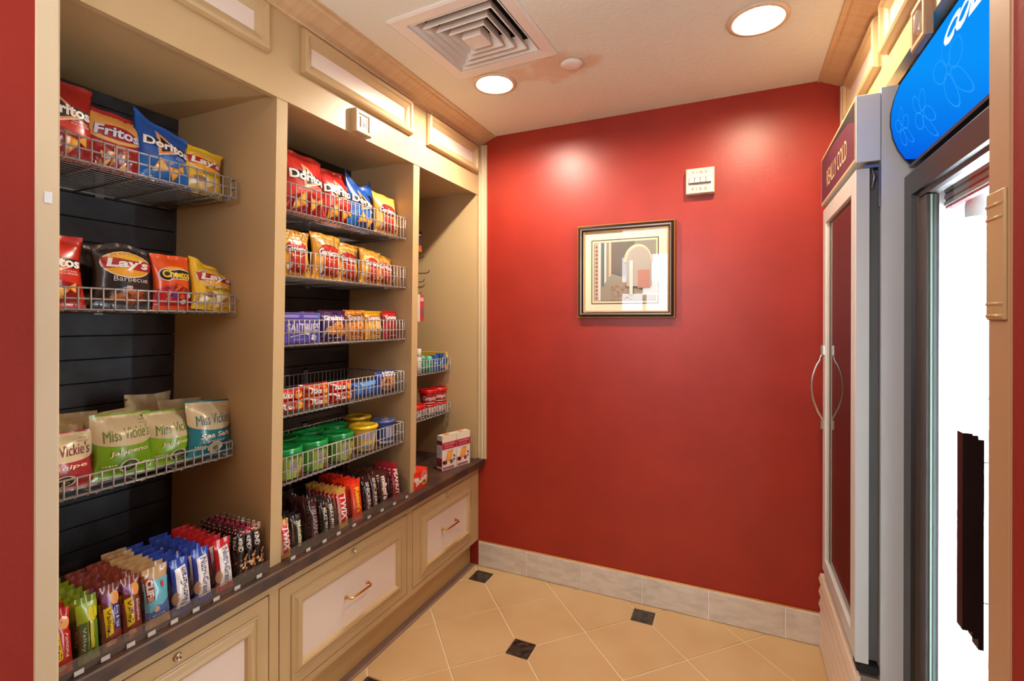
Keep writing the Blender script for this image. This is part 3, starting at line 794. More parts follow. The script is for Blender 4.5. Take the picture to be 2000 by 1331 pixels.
def blue_film():
    # backlit film running from deep blue at its far lower end to a lighter blue
    m = emis('blue_sign', '#0a86f2', SIGN_EMIT); nt = m.node_tree; e = [n for n in nt.nodes if n.type == 'EMISSION'][0]
    tc = nt.nodes.new('ShaderNodeTexCoord'); sx = nt.nodes.new('ShaderNodeSeparateXYZ'); nt.links.new(tc.outputs['Object'], sx.inputs[0])
    a = nt.nodes.new('ShaderNodeMath'); a.operation = 'MULTIPLY_ADD'; a.inputs[1].default_value = -0.9; nt.links.new(sx.outputs['Y'], a.inputs[0])
    b_ = nt.nodes.new('ShaderNodeMath'); b_.operation = 'MULTIPLY_ADD'; b_.inputs[1].default_value = 2.2; b_.inputs[2].default_value = -3.75; nt.links.new(sx.outputs['Z'], b_.inputs[0]); nt.links.new(b_.outputs[0], a.inputs[2])
    r = nt.nodes.new('ShaderNodeValToRGB'); r.color_ramp.elements[0].color = lin('#0557dc'); r.color_ramp.elements[1].color = lin('#0a90f6')
    r.color_ramp.elements[0].position = 0.0; r.color_ramp.elements[1].position = 0.62
    nt.links.new(a.outputs[0], r.inputs['Fac']); nt.links.new(r.outputs['Color'], e.inputs[0]); return m
# header: convex lit face
prof = [(0.456, 1.846), (0.440, 1.866), (0.424, 1.895), (0.412, 1.930), (0.406, 1.970), (0.407, 2.005), (0.415, 2.045), (0.429, 2.085), (0.449, 2.123)]
ycap = 1.752; yn = 1.078
def grow(d): 
    return [(x-d, z) for (x, z) in prof]
b = B(); b.prism([(0.62, 1.846)] + prof + [(0.62, 2.123)], 'y', ycap-0.004, ycap+0.004)
b.prism([(0.62, 1.846)] + prof + [(0.62, 2.123)], 'y', yn-0.004, yn+0.004)
b.prism([(0.62, 1.840), (0.452, 1.840), (0.452, 1.849), (0.62, 1.849)], 'y', yn, ycap)
b.prism([(0.62, 2.121), (0.452, 2.121), (0.452, 2.126), (0.62, 2.126)], 'y', yn, ycap)
hd_ = obj('header_case', b, MW['bezel'], c2)
b = B(); b.prism([(0.60, 1.850)] + [(x+0.0015, z) for x, z in prof[1:-1]] + [(0.60, 2.119)], 'y', yn+0.005, ycap-0.005)
for f in b.bm.faces: f.smooth = False
sg = obj('lit_sign', b, blue_film(), c2)
zs = [p[1] for p in prof]
def prof_x(z):
    for i in range(len(prof)-1):
        if prof[i][1] <= z <= prof[i+1][1]:
            t = (z-prof[i][1])/(prof[i+1][1]-prof[i][1]); return prof[i][0]+(prof[i+1][0]-prof[i][0])*t
    return prof[-1][0]
HH, HW = 0.262, ycap-yn-0.012
Fs = lambda u, v, off: Vector((prof_x(1.852+v*HH)+0.0015-off, ycap-0.006-u*HW, 1.852+v*HH))
P = Print(Fs, HW, HH, grid=0.012, base=0.0008, step=0.0004)
wt = emis('white_sign_letters', '#f4f8ff', SIGN_EMIT*1.15); lt = emis('pale_sign_line', '#2498f8', SIGN_EMIT)
P.text('COLD', 0.785, 0.615, 0.360, wt, h=0.215, shear=0.28, bold=0.05)
P.build('lettering', sg)
def flower(cx, cy, r, rot):
    for k in range(5):
        a = R(rot+72*k)
        for dd, rr in ((0.0, 1.0),):
            px, py = cx + r*0.6*math.cos(a)/HW, cy + r*0.6*math.sin(a)/HH
            n_ = 20; o_ = []; i_ = []
            for q in range(n_+1):
                t_ = 2*PI*q/n_; X, Y = r*0.50*math.cos(t_), r*0.34*math.sin(t_)
                for lst, s_ in ((o_, 1.0), (i_, 0.88)):
                    x_, y_ = X*s_*math.cos(a)-Y*s_*math.sin(a), X*s_*math.sin(a)+Y*s_*math.cos(a)
                    lst.append((px+x_/HW, py+y_/HH))
            for q in range(n_): P.poly([o_[q], o_[q+1], i_[q+1], i_[q]], lt, keep=q > 0)
for fl_ in ((0.62, 0.33, 0.075, 20), (0.34, 0.24, 0.055, 50), (0.13, 0.30, 0.050, 10)):
    P = Print(Fs, HW, HH, grid=0.012, base=0.0008, step=0.0)
    flower(*fl_); P.build('flower_outline', sg)

# ================================================================== ON THE BACK WALL
pf = thing('framed_picture', 'framed print in a dark frame with cream mat on the red wall', 'picture', (-0.506, YB, 1.65))
u0, u1, v0, v1 = -0.748, -0.264, 1.414, 1.888
fn = lambda u, v, h: (u, YB-0.001-h, v)
obj('frame', B().frame(u0, u1, v0, v1, [(0, 0), (0, 0.020), (0.004, 0.024), (0.006, 0.020), (0.010, 0.022), (0.017, 0.031), (0.024, 0.030), (0.030, 0.022), (0.031, 0.019), (0.036, 0.018), (0.037, 0.010)], fn,
    mats=[0, 1, 1, 0, 0, 2, 0, 0, 1, 1]), [mat('black_brown_frame', '#1d120e', 0.3, coat=0.3), mat('gold_lip', '#c9955a', 0.35, metal=0.6), mat('worn_silver', '#6f6560', 0.3, metal=0.4)], pf)
mt = B().box(u0+0.03, u1-0.03, YB-0.012, YB-0.003, v0+0.03, v1-0.03)
mo = obj('mat_board', mt, mat('cream_mat', '#e6ddc2', 0.8), pf)
Fm = lambda u, v, off: Vector((u0+0.036+u*(u1-u0-0.072), YB-0.012-off, v0+0.036+v*(v1-v0-0.072)))
P = Print(Fm, u1-u0-0.072, v1-v0-0.072, rough=0.7, grid=0.05, base=0.0002, step=0.0001)
P.rect(0.085, 0.90, 0.085, 0.90, '#3d2a20'); P.rect(0.097, 0.888, 0.097, 0.888, '#d8cdae'); P.rect(0.115, 0.87, 0.125, 0.865, '#8f8d85')
P.rect(0.13, 0.175, 0.13, 0.86, '#c3a08a')
for k in range(14): P.ell(0.152, 0.16+k*0.05, 0.013, 0.016, '#8a4a3e', n=8)
P.rect(0.175, 0.205, 0.13, 0.86, '#cfd0cc'); P.rect(0.215, 0.25, 0.13, 0.86, '#5f686e')
P.poly([(0.25, 0.86), (0.275, 0.86), (0.275, 0.38), (0.25, 0.34)], '#dad3c8'); P.poly([(0.305, 0.86), (0.335, 0.86), (0.335, 0.44), (0.305, 0.42)], '#d6b596')
P.poly([(0.335, 0.86), (0.62, 0.86), (0.50, 0.42), (0.335, 0.48)], '#6f6a66')
P.poly([(0.215, 0.13), (0.215, 0.30), (0.42, 0.40), (0.87, 0.30), (0.87, 0.13)], '#938a7c')
rq = random.Random(5)
for k in range(60): P.ell(rq.uniform(0.34, 0.58), rq.uniform(0.14, 0.32), 0.006, 0.006, '#a6604e', n=6)
P.ell(0.66, 0.60, 0.17, 0.22, '#d2b8a0', a0=0, a1=180); P.ell(0.67, 0.60, 0.145, 0.19, '#a09a94', a0=0, a1=180); P.rect(0.525, 0.815, 0.30, 0.60, '#a09a94'); P.rect(0.56, 0.60, 0.20, 0.62, '#c2c4c2'); P.rect(0.66, 0.80, 0.28, 0.50, '#a8786e')
P.build('art_print', mo)
obj('glass', quad_y(YB-0.0155, u0+0.033, u1-0.033, v0+0.033, v1-0.033), clear('picture_glass', '#ffffff', 0.0, 1.5, minrefl=0.03), pf)

fa = thing('fire_alarm', 'ivory fire alarm strobe on the red wall above the picture', 'alarm', (-0.153, YB, 2.055))
fn = lambda u, v, h: (u, YB-0.0005-h, v)
hs = obj('housing', B().frame(-0.2155, -0.0905, 1.995, 2.115, [(0, 0), (0, 0.030), (0.004, 0.036), (0.0599, 0.036)], fn), MW['plate'], fa)
ln_ = B().prism([(-0.205, 2.039), (-0.105, 2.039), (-0.108, 2.072), (-0.202, 2.072)], 'y', YB-0.037, YB-0.0365)
obj('strobe_seat', ln_, mat('strobe_seat', '#8f8371', 0.5), fa)
ls = B()
for k in range(4): ls.prism([(-0.199+0.0245*k, 2.045), (-0.177+0.0245*k, 2.045), (-0.180+0.0245*k, 2.066), (-0.196+0.0245*k, 2.066)], 'y', YB-0.050, YB-0.037)
obj('strobe_lens', ls, mat('clear_strobe', '#dfe3e6', 0.12, spec=0.9, coat=1.0), fa)
Ff = lambda u, v, off: Vector((-0.2155+u*0.125, YB-0.0367-off, 1.995+v*0.12))
P = Print(Ff, 0.125, 0.12, rough=0.5, base=0.0003)
P.text('F I R E', 0.5, 0.83, 0.52, '#b8685e', h=0.10); P.build('lettering', hs)
P = Print(Ff, 0.125, 0.12, rough=0.5, base=0.0003)
P.text('F I R E', 0.48, 0.18, 0.52, '#b8685e', h=0.12)
P.build('lettering', hs)

# ================================================================== WIRE BASKETS
def basket(name_label, xf, xb, y0, y1, z0, z1, skew=0.0, pitch=0.0285, group=None, nb=16, sides=True):
    t = thing('wire_basket', name_label, 'basket', ((xf+xb)/2, (y0+y1)/2, z0), group)
    zm = z0 + (z1-z0)*0.50; rr, rv = 0.0025, 0.0019
    b = B()
    for z in (z1, zm): b.tube([(xf, y0, z), (xf, y1, z)], rr, 6)
    b.tube([(xf-0.004, y0, z0), (xf-0.004, y1, z0)], rr, 6)
    n = max(2, int((y1-y0-0.01)/pitch))
    for k in range(n+1):
        y = y0+0.006+(y1-y0-(0.012 if sides else 0.026))*k/n
        b.tube([(xf+0.0035, y, z1+0.001), (xf+0.0035, y, z0+0.003), (xf-0.004, y, z0-0.004), (xf-0.03, y, z0-0.0045)], rv, 5)
    obj('front_panel', b, MW['wire'], t)
    for y in (y0, y1):
        b = B(); sg = 1 if y == y1 else -1
        if not sides:
            for z in (z1, zm): b.tube([(xf, y-sg*0.004, z), (xf-0.002, y+sg*0.002, z), (xf-0.030, y+sg*0.003, z-0.002)], rr, 6)
            b.tube([(xf, y, z0), (xb, y, z0)], rr, 6)
            for dx in (0.004, 0.016): b.tube([(xf-dx, y+sg*0.004, z1), (xf-dx, y+sg*0.004, z0-0.004)], rv, 5)
            obj('side_panel', b, MW['wire'], t); continue
        for z in (z1, zm, z0): b.tube([(xf, y, z), (xb, y, z)], rr, 6)
        m = int((xf-xb)/pitch)
        for k in range(m+1):
            x = xf-0.006-(xf-xb-0.012)*k/m
            b.tube([(x, y+sg*0.003, z1), (x, y+sg*0.003, z0-0.004)], rv, 5)
        obj('side_panel', b, MW['wire'], t)
    b = B()
    for z in ((z1, zm, z0) if sides else (z0,)): b.tube([(xb, y0, z), (xb, y1, z)], rr, 6)
    for k in range(n+1 if sides else 0):
        y = y0+0.006+(y1-y0-0.012)*k/n
        b.tube([(xb+0.0035, y, z1), (xb+0.0035, y, z0-0.004)], rv, 5)
    obj('back_panel', b, MW['wire'], t)
    b = B()
    for k in range(nb):
        x = xf-0.016-(xf-xb-0.03)*k/(nb-1); b.tube([(x, y0, z0), (x, y1, z0)], 0.0017, 5)
    for k in range(5):
        y = y0+0.05+(y1-y0-0.10)*k/4; b.tube([(xf-0.004, y, z0-0.004), (xb, y, z0-0.004)], rr, 6)
    obj('floor_grid', b, mat('shaded_wire', '#7c7775', 0.45, metal=0.2), t)  # shade on the floor wires is put into this darker colour
    for fy in (0.17, 0.62):
        y = y0+(y1-y0)*fy
        b = B(); b.box(xb-0.004, xb-0.001, y-0.012, y+0.012, z0-0.01, z1+0.022).box(xb-0.012, xb-0.001, y-0.012, y+0.012, z1+0.014, z1+0.022)
        obj('bracket', b, mat('steel_bracket', '#77757a', 0.4, metal=0.5), t)
    return t
A1, A2 = -1.480, -1.842
basket('top wire basket in the left bay, holding four chip bags', A1, A2, 0.545, 1.078, 1.797, 1.856, pitch=0.0262, sides=False)
basket('wire basket in the left bay with the black barbecue chip bag', A1, A2, 0.545, 1.074, 1.426, 1.480, pitch=0.0262, sides=False)
basket('lowest wire basket in the left bay, full of cream-topped bags', A1, A2, 0.545, 1.066, 0.962, 1.009, pitch=0.0262, sides=False, nb=8)
B1, B2 = -1.375, -1.706
basket('top wire basket in the middle bay, with red and blue chip bags', B1, B2, 1.172, 1.838, 1.773, 1.866, pitch=0.0222, sides=False)
basket('second wire basket in the middle bay, holding orange snack mix bags', B1, B2, 1.168, 1.838, 1.549, 1.640, pitch=0.0222, sides=False)
basket('third wire basket in the middle bay, holding cookie bags and a purple box', B1, B2, 1.164, 1.834, 1.314, 1.400, pitch=0.0222, sides=False)
basket('half-empty wire basket in the middle bay with flat red cracker packs', B1, B2, 1.160, 1.830, 1.075, 1.167, pitch=0.0222)
basket('lowest wire basket in the middle bay, holding green and yellow tubs', B1, B2, 1.156, 1.826, 0.846, 0.936, pitch=0.0222)
basket('narrow wire basket of toiletries in the right bay', -1.500, A2, 1.92, 2.430, 1.112, 1.186, pitch=0.0262)
basket('narrow wire basket of red-lidded soup bowls in the right bay', -1.500, A2, 1.92, 2.430, 0.872, 0.925, pitch=0.0262)

# ================================================================== CHIP BAGS
def tri_logo(P, cx, cy, s, edge='#e08a4a'):
    P.poly([(cx-0.02*s, cy+0.20*s), (cx-0.03*s, cy-0.17*s), (cx+0.34*s, cy-0.06*s)], '#e8dccb')
    P.poly([(cx-0.015*s, cy+0.185*s), (cx-0.025*s, cy-0.155*s), (cx+0.32*s, cy-0.055*s)], edge)
    P.poly([(cx+0.01*s, cy+0.13*s), (cx+0.005*s, cy-0.115*s), (cx+0.255*s, cy-0.045*s)], '#19130f')
def tortilla(P, pts, c='#dd8a2a', c2='#efb04a'):
    for (x, y, r, a) in pts:
        q = [(x+r*math.cos(R(a+120*k)), y+r*0.75*math.sin(R(a+120*k))) for k in range(3)]
        P.poly(q, c); P.poly([(x+(p[0]-x)*0.72, y+(p[1]-y)*0.72) for p in q], c2)
def art_red(P):
    P.poly([(0, 0.42), (1, 0.50), (1, 0.10), (0, 0.10)], '#c42a17'); P.poly([(0.05, 0.24), (0.5, 0.38), (0.96, 0.30), (0.9, 0.06), (0.1, 0.06)], '#8f130f')
    tri_logo(P, 0.42, 0.60, 1.05)
    P.poly([(0.10, 0.685), (0.12, 0.555), (0.92, 0.535), (0.94, 0.655)], '#17110f')
    tri_logo(P, 0.44, 0.60, 1.0); P.text('Doritos', 0.52, 0.605, 0.82, '#ece6de', h=0.135, bold=0.035)
    P.text('NACHO', 0.75, 0.485, 0.25, '#e3c4bb', h=0.025); P.text('CHEESE', 0.75, 0.448, 0.28, '#e3c4bb', h=0.025)
    tortilla(P, [(0.36, 0.24, 0.17, 80), (0.62, 0.22, 0.16, 20), (0.26, 0.16, 0.13, 0), (0.78, 0.27, 0.10, 60)])
def art_blue(P):
    P.poly([(0, 0.36), (0.5, 0.46), (1, 0.40), (1, 0.10), (0, 0.10)], '#1467b8')
    tri_logo(P, 0.36, 0.62, 1.15)
    P.poly([(0.10, 0.73), (0.10, 0.60), (0.95, 0.50), (0.96, 0.63)], '#14111a')
    tri_logo(P, 0.38, 0.62, 1.1); P.text('Doritos', 0.52, 0.615, 0.84, '#eae6e2', h=0.14, bold=0.035, rot=-6)
    P.text('COOL', 0.76, 0.475, 0.16, '#dfe6f2', h=0.028, rot=-5); P.text('RANCH', 0.77, 0.435, 0.24, '#dfe6f2', h=0.028, rot=-5)
    tortilla(P, [(0.38, 0.26, 0.19, 100), (0.64, 0.22, 0.17, 30), (0.76, 0.29, 0.10, 70)], '#d98b2c', '#f0b95c')
def art_fritos(P):
    P.poly([(0, 0.93), (1, 0.93), (1, 0.62), (0.93, 0.52), (0.5, 0.42), (0.10, 0.52), (0, 0.60)], '#dd9a4c')
    P.ell(0.5, 0.60, 0.47, 0.17, '#e3ab62'); P.ell(0.52, 0.615, 0.39, 0.125, '#a81c22')
    P.text('Fritos', 0.52, 0.62, 0.78, '#dcd7e4', h=0.17, shear=0.15, bold=0.03, outline='#221d3f', ow=0.03)
    P.text('ORIGINAL', 0.60, 0.375, 0.44, '#e3a48c', h=0.035, rot=4)
    P.ell(0.46, 0.20, 0.30, 0.14, '#8e1717')
    rq = random.Random(4)
    for k in range(14):
        x, y, a = rq.uniform(0.22, 0.70), rq.uniform(0.09, 0.31), rq.uniform(0, 180)
        P.ell(x, y, 0.075, 0.022, rq.choice(['#d98b35', '#c8722a', '#e8ac5c']), rot=a, n=10)
def art_lays(word, wcol, bot):
    def f(P):
        P.ell(0.52, 0.66, 0.44, 0.205, '#e9dcc6'); P.ell(0.52, 0.66, 0.415, 0.19, '#e79f22'); P.ell(0.52, 0.70, 0.33, 0.11, '#f0bb3c')
        P.poly([(0.10, 0.745), (0.28, 0.755), (0.60, 0.72), (0.88, 0.735), (0.99, 0.70), (0.98, 0.60), (0.94, 0.575), (0.66, 0.575), (0.36, 0.605), (0.12, 0.575)], '#a81a20')
        P.text("Lay's", 0.53, 0.655, 0.74, '#ece7e0', h=0.185, shear=0.18, bold=0.035)
        P.text(word, 0.56, 0.435, 0.60, wcol, h=0.075, shear=0.12 if bot else 0.0)
        rq = random.Random(9)
        if bot:
            P.poly([(0.12, 0.32), (0.6, 0.36), (0.92, 0.30), (0.9, 0.09), (0.1, 0.09)], '#d9b24e')
            for k in range(7): P.ell(rq.uniform(0.2, 0.8), rq.uniform(0.13, 0.29), 0.14, 0.05, rq.choice(['#e8c98a', '#c08d4a', '#efdcae']), rot=rq.uniform(-40, 40), n=14)
            P.ell(0.33, 0.29, 0.13, 0.055, '#8a5a3a', n=14)
        else:
            P.ell(0.55, 0.20, 0.36, 0.12, '#4a2b22'); P.rect(0.46, 0.56, 0.29, 0.335, '#c7bcb0')
            for k in range(7): P.ell(rq.uniform(0.32, 0.8), rq.uniform(0.11, 0.25), 0.13, 0.035, rq.choice(['#a2502a', '#8a3a26', '#c0713a']), rot=rq.uniform(-30, 30), n=14)
    return f
def art_cheetos(P):
    P.poly([(0, 0.36), (0.5, 0.44), (1, 0.36), (1, 0.08), (0, 0.08)], '#b81a1c')
    P.ell(0.52, 0.68, 0.36, 0.10, '#f0a030')
    P.ell(0.26, 0.62, 0.17, 0.115, '#e6ddd8', n=16); P.poly([(0.20, 0.68), (0.60, 0.74), (0.92, 0.72), (0.95, 0.60), (0.88, 0.545), (0.2, 0.54)], '#e6ddd8')
    P.ell(0.26, 0.62, 0.145, 0.10, '#17100c', n=16); P.poly([(0.20, 0.67), (0.60, 0.72), (0.90, 0.705), (0.925, 0.60), (0.86, 0.56), (0.2, 0.555)], '#17100c')
    P.text('Cheetos', 0.54, 0.632, 0.74, '#f2c832', h=0.135, bold=0.035)
    rq = random.Random(12)
    for k in range(9): P.ell(rq.uniform(0.3, 0.85), rq.uniform(0.34, 0.45), 0.10, 0.018, rq.choice(['#8a2413', '#c4401a', '#d8602a']), rot=rq.uniform(-30, 40), n=10)
    for (x, y, c) in ((0.42, 0.25, '#6a2b8c'), (0.62, 0.24, '#e0572a'), (0.80, 0.26, '#d6cbc8'), (0.68, 0.16, '#cfc3c0'), (0.30, 0.20, '#d8302a')): P.ell(x, y, 0.075, 0.04, c, n=10)
def art_kettle(flav, c, dark, inkc, two=None):
    def f(P):
        top = [(0, 0.97), (1, 0.97), (1, 0.60)] + [(0.5+0.5*math.cos(R(a)), 0.60-0.14*math.sin(R(a))) for a in range(15, 180, 15)] + [(0, 0.60)]
        P.poly(top, '#c9b48c')
        P.text("Miss Vickie's", 0.52, 0.66, 0.80, inkc, h=0.19, shear=0.22, rot=4)
        P.scribble(0.84, 0.86, 0.16, 0.012, '#8a7458', 4); P.scribble(0.82, 0.80, 0.18, 0.010, '#8a7458', 5)
        P.text(flav, 0.52, 0.375, 0.66, '#e6c9a6', h=0.085, shear=0.15, bold=0.02, rot=4)
        if two: P.text(two, 0.48, 0.27, 0.50, '#e6c9a6', h=0.06, shear=0.15, rot=4)
        P.ell(0.53, 0.17, 0.16, 0.09, '#d6cbb2'); P.ell(0.53, 0.17, 0.125, 0.075, dark); P.ell(0.53, 0.17, 0.05, 0.05, '#6f7a4a', rot=20, n=8)
        P.scribble(0.22, 0.20, 0.22, 0.02, '#d8d2a8', 5); P.scribble(0.22, 0.16, 0.24, 0.02, '#d8d2a8', 6); P.scribble(0.82, 0.20, 0.16, 0.02, '#d8d2a8', 4)
    return f
def art_gard(oval='#a11a1c'):
    def f(P):
        P.poly([(0.10, 0.92), (0.5, 0.90), (0.92, 0.92), (0.86, 0.6), (0.5, 0.72), (0.12, 0.6)], '#e3b25c')
        P.poly([(0.24, 0.50), (0.74, 0.50), (0.74, 0.10), (0.26, 0.10)], '#b3261d')
        P.ell(0.50, 0.595, 0.385, 0.165, '#d8a458'); P.ell(0.50, 0.595, 0.36, 0.15, oval); P.ell(0.52, 0.66, 0.22, 0.07, '#b82a22')
        P.text("Gardetto's", 0.49, 0.575, 0.70, '#e8e0dc', h=0.13, shear=0.1, bold=0.03, outline='#2b1a16', ow=0.03)
        P.scribble(0.48, 0.42, 0.36, 0.02, '#e0a060', 4); P.scribble(0.48, 0.37, 0.30, 0.02, '#d86a58', 4)
        rq = random.Random(21)
        for k in range(18): P.ell(rq.uniform(0.14, 0.86), rq.uniform(0.09, 0.26), rq.uniform(0.04, 0.08), 0.022, rq.choice(['#8a4a20', '#c98a44', '#6a2f16', '#d8a968', '#c9c3bc']), rot=rq.uniform(0, 180), n=8)
    return f
def art_cookie(c2, cookie, n=1):
    def f(P):
        P.poly([(0.05, 0.80), (0.95, 0.84), (0.95, 0.60), (0.05, 0.56)], c2)
        P.text("Grandma's", 0.48, 0.735, 0.72, '#eadfe0', h=0.15, shear=0.15, bold=0.03, outline='#3a1a30', ow=0.02)
        rq = random.Random(n)
        for (x, y) in ((0.66, 0.28), (0.34, 0.34), (0.56, 0.46)): P.ell(x, y, 0.22, 0.155, '#8a4a20', n=18); P.ell(x-0.01, y+0.008, 0.20, 0.14, cookie, n=18)
        for k in range(12): P.ell(rq.uniform(0.2, 0.8), rq.uniform(0.2, 0.55), 0.025, 0.02, '#5a2616', n=6)
        P.scribble(0.5, 0.13, 0.5, 0.03, '#e6d6d6', 5)
    return f

BAG = 'chip_bag'
def bag(label, W, H, T, base, art, seed, x, y, z, yaw=0, lean=8, roll=0, name=BAG, cat='bag', group=None, **kw):
    o = make_bag(name, W, H, T, base, art, seed, **kw)
    put(o, x, y, z, yaw, lean, roll); tag(o, label, cat, group); return o
# left bay, top basket
z = 1.801
bag('red chip bag half hidden behind the door casing, in the top left basket', 0.159, 0.208, 0.055, '#9e1613', art_red, 11, -1.545, 0.646, z, 0, 5)
bag('tan and red corn chip bag with white lettering on a red oval', 0.151, 0.172, 0.052, '#a31720', art_fritos, 12, -1.548, 0.769, z, -2, 8, 1)
bag('blue chip bag in the left bay with a raised folded corner', 0.159, 0.178, 0.056, '#0d4d9e', art_blue, 13, -1.545, 0.893, z, 0, 7, 2, earl=0.034, earr=-0.02)
bag('upright yellow chip bag at the right end of the top left basket', 0.146, 0.152, 0.050, '#e3b51c', art_lays('Classic', '#5a4a1e', True), 14, -1.556, 1.016, z, 2, 6, 3)
z = 1.430
bag('red chip bag by the door casing in the second left basket', 0.159, 0.186, 0.055, '#c0230f', art_red, 15, -1.545, 0.625, z, 0, 6)
bag('dark crumpled bag behind the black barbecue chip bag', 0.127, 0.178, 0.045, '#1d1a1a', None, 16, -1.625, 0.748, z, 8, 6, 2, earl=0.01)
bag('black barbecue chip bag with a yellow sun logo', 0.157, 0.184, 0.058, '#2c2523', art_lays('Barbecue', '#cfc8c2', False), 17, -1.545, 0.791, z, 0, 6, 1, earl=-0.02, earr=-0.02)
bag('orange cheese snack bag with yellow outlined lettering', 0.119, 0.166, 0.050, '#e2501a', art_cheetos, 18, -1.545, 0.922, z, 3, 5, 0)
bag('crumpled yellow chip bag bending over beside the orange bag', 0.153, 0.158, 0.050, '#e3b01c', art_lays('Classic', '#5a4a1e', True), 19, -1.535, 1.042, z, 4, 12, 4, earl=0.012, earr=-0.012, wr=2.2, fold=0.6, slump=0.12)
z = 0.966
bag('cream and red kettle chip bag by the door casing', 0.159, 0.150, 0.055, '#a02a30', art_kettle('Recipe', '#a02a30', '#2e2a22', '#6d1a38'), 20, -1.540, 0.647, z, 0, 12, 3)
bag('left one of two cream and green kettle chip bags', 0.159, 0.176, 0.060, '#6f9a16', art_kettle('Jalapeno', '#6f9a16', '#2f3a1c', '#5a7a1e'), 21, -1.540, 0.791, z, 0, 12, 3, fold=0.4)
bag('right one of two cream and green kettle chip bags', 0.155, 0.164, 0.060, '#7aa51a', art_kettle('Jalapeno', '#7aa51a', '#2f3a1c', '#5a7a1e'), 22, -1.540, 0.921, z, 2, 12, 3)
bag('cream and teal kettle chip bag leaning at the end of its basket', 0.160, 0.178, 0.055, '#14707c', art_kettle('Sea Salt', '#14707c', '#c9b996', '#146a72', 'Vinegar'), 23, -1.520, 1.022, z, 3, 10, 5)
cb = [(-1.625, 0.670, 4, 0.165, 9), (-1.640, 0.822, -3, 0.170, 8), (-1.715, 0.745, 3, 0.168, 9), (-1.700, 0.935, 6, 0.196, 8), (-1.625, 0.998, 3, 0.178, 8)]
lb_ = ['cream bag top behind the red kettle chip bag', 'cream bag top behind the left green kettle chip bag', 'rearmost cream bag top, left of the others', 'crumpled grey cream bag top behind the right green kettle chip bag', 'cream bag top behind the teal kettle chip bag']
for k, (x, y, rl, h, ln) in enumerate(cb):
    bag(lb_[k], 0.145, h, 0.05, '#b8a27a', None, 30+k, x, y, z, 2, ln, rl, rough=0.4, wr=1.8, earr=0.012 if k == 3 else 0.0)
# middle bay, top basket
z = 1.777
bag('left one of two red chip bags under the wall detector box, with a shiny top', 0.212, 0.238, 0.066, '#b01c14', art_red, 41, -1.440, 1.322, z, 2, 7, 1, wr=1.7)
bag('right one of two red chip bags, next to the blue bag with ears', 0.196, 0.230, 0.066, '#b41a16', art_red, 42, -1.470, 1.505, z, -3, 6, 3, wr=1.5, earl=-0.015)
bag('blue chip bag with two ear-like corners in the middle bay', 0.190, 0.200, 0.062, '#0f4a9c', art_blue, 43, -1.458, 1.640, z, 4, 5, 2, ear=0.050, wr=1.4)
bag('orange snack mix bag beside the blue bag with ears', 0.168, 0.186, 0.05, '#d8973a', art_gard('#6a1626'), 44, -1.420, 1.762, z, 0, 8, 3)
z = 1.553
gl_ = ['orange snack mix bag leftmost in its basket, beside the divider', 'orange snack mix bag second from the left, the tallest', 'orange snack mix bag third from the left', 'orange snack mix bag fourth from the left', 'orange snack mix bag at the right end of its basket', 'orange snack mix bag peeking out between the first and second']
for k, (y, w, h, x, rl) in enumerate([(1.270, 0.142, 0.170, -1.430, 1), (1.430, 0.158, 0.182, -1.438, 2), (1.560, 0.144, 0.168, -1.462, 3), (1.667, 0.134, 0.152, -1.432, 5), (1.770, 0.136, 0.142, -1.450, 6), (1.365, 0.135, 0.140, -1.530, 0)]):
    bag(gl_[k], w, h, 0.05, '#dd9a2c', art_gard(), 50+k, x, y, z, 0, 6, rl, name='snack_mix_bag', group='orange snack mix bags', wr=1.3)
z = 1.319
bag('purple cookie bag in front, right of the lilac box', 0.148, 0.120, 0.048, '#3a1a52', art_cookie('#4a2466', '#d88a34', 1), 61, -1.430, 1.455, z, 0, 6, 0, name='cookie_bag')
bag('purple cookie bag set back between the lilac box and its neighbour', 0.100, 0.116, 0.045, '#3a1a52', art_cookie('#4a2466', '#9a5a34', 2), 62, -1.495, 1.400, z, 0, 6, 0, name='cookie_bag')
bag('orange and white cookie bag', 0.128, 0.124, 0.045, '#d88a2e', art_cookie('#8a4a24', '#e08c3a', 3), 63, -1.450, 1.600, z, 0, 6, 0, name='cookie_bag')
bag('bright yellow cookie bag', 0.116, 0.122, 0.045, '#eab020', art_cookie('#c97a1c', '#e8b060', 4), 64, -1.440, 1.703, z, 0, 6, 0, name='cookie_bag')
bag('red-topped cookie bag at the end of the basket', 0.104, 0.126, 0.045, '#b01a24', art_cookie('#8a1420', '#8a2a24', 5), 65, -1.418, 1.790, z, 0, 6, 0, name='cookie_bag')

# ---- boxes
def carton(label, W, H, D, base, art, x, y, z, yaw=0, name='carton', cat='box', topart=None, sideart=None, rough=0.4, group=None):
    b = B(); b.box(-W/2, W/2, -D/2, D/2, 0, H, bev=0.0012)
    me_o = obj(name, b, ink(base, rough), local=True)
    P = Print(lambda u, v, o: Vector((-W/2+u*W, -D/2-o, v*H)), W, H, rough, grid=0.05, base=0.0003, step=0.0001); art(P); P.build('printed_front', me_o)
    if topart: P = Print(lambda u, v, o: Vector((-W/2+u*W, -D/2+v*D, H+o)), W, D, rough, grid=0.05, base=0.0003, step=0.0001); topart(P); P.build('printed_top', me_o)
    if sideart: P = Print(lambda u, v, o: Vector((-W/2-o, D/2-u*D, v*H)), D, H, rough, grid=0.05, base=0.0003, step=0.0001); sideart(P); P.build('printed_side', me_o)
    put(me_o, x, y, z, yaw); tag(me_o, label, cat, group); return me_o
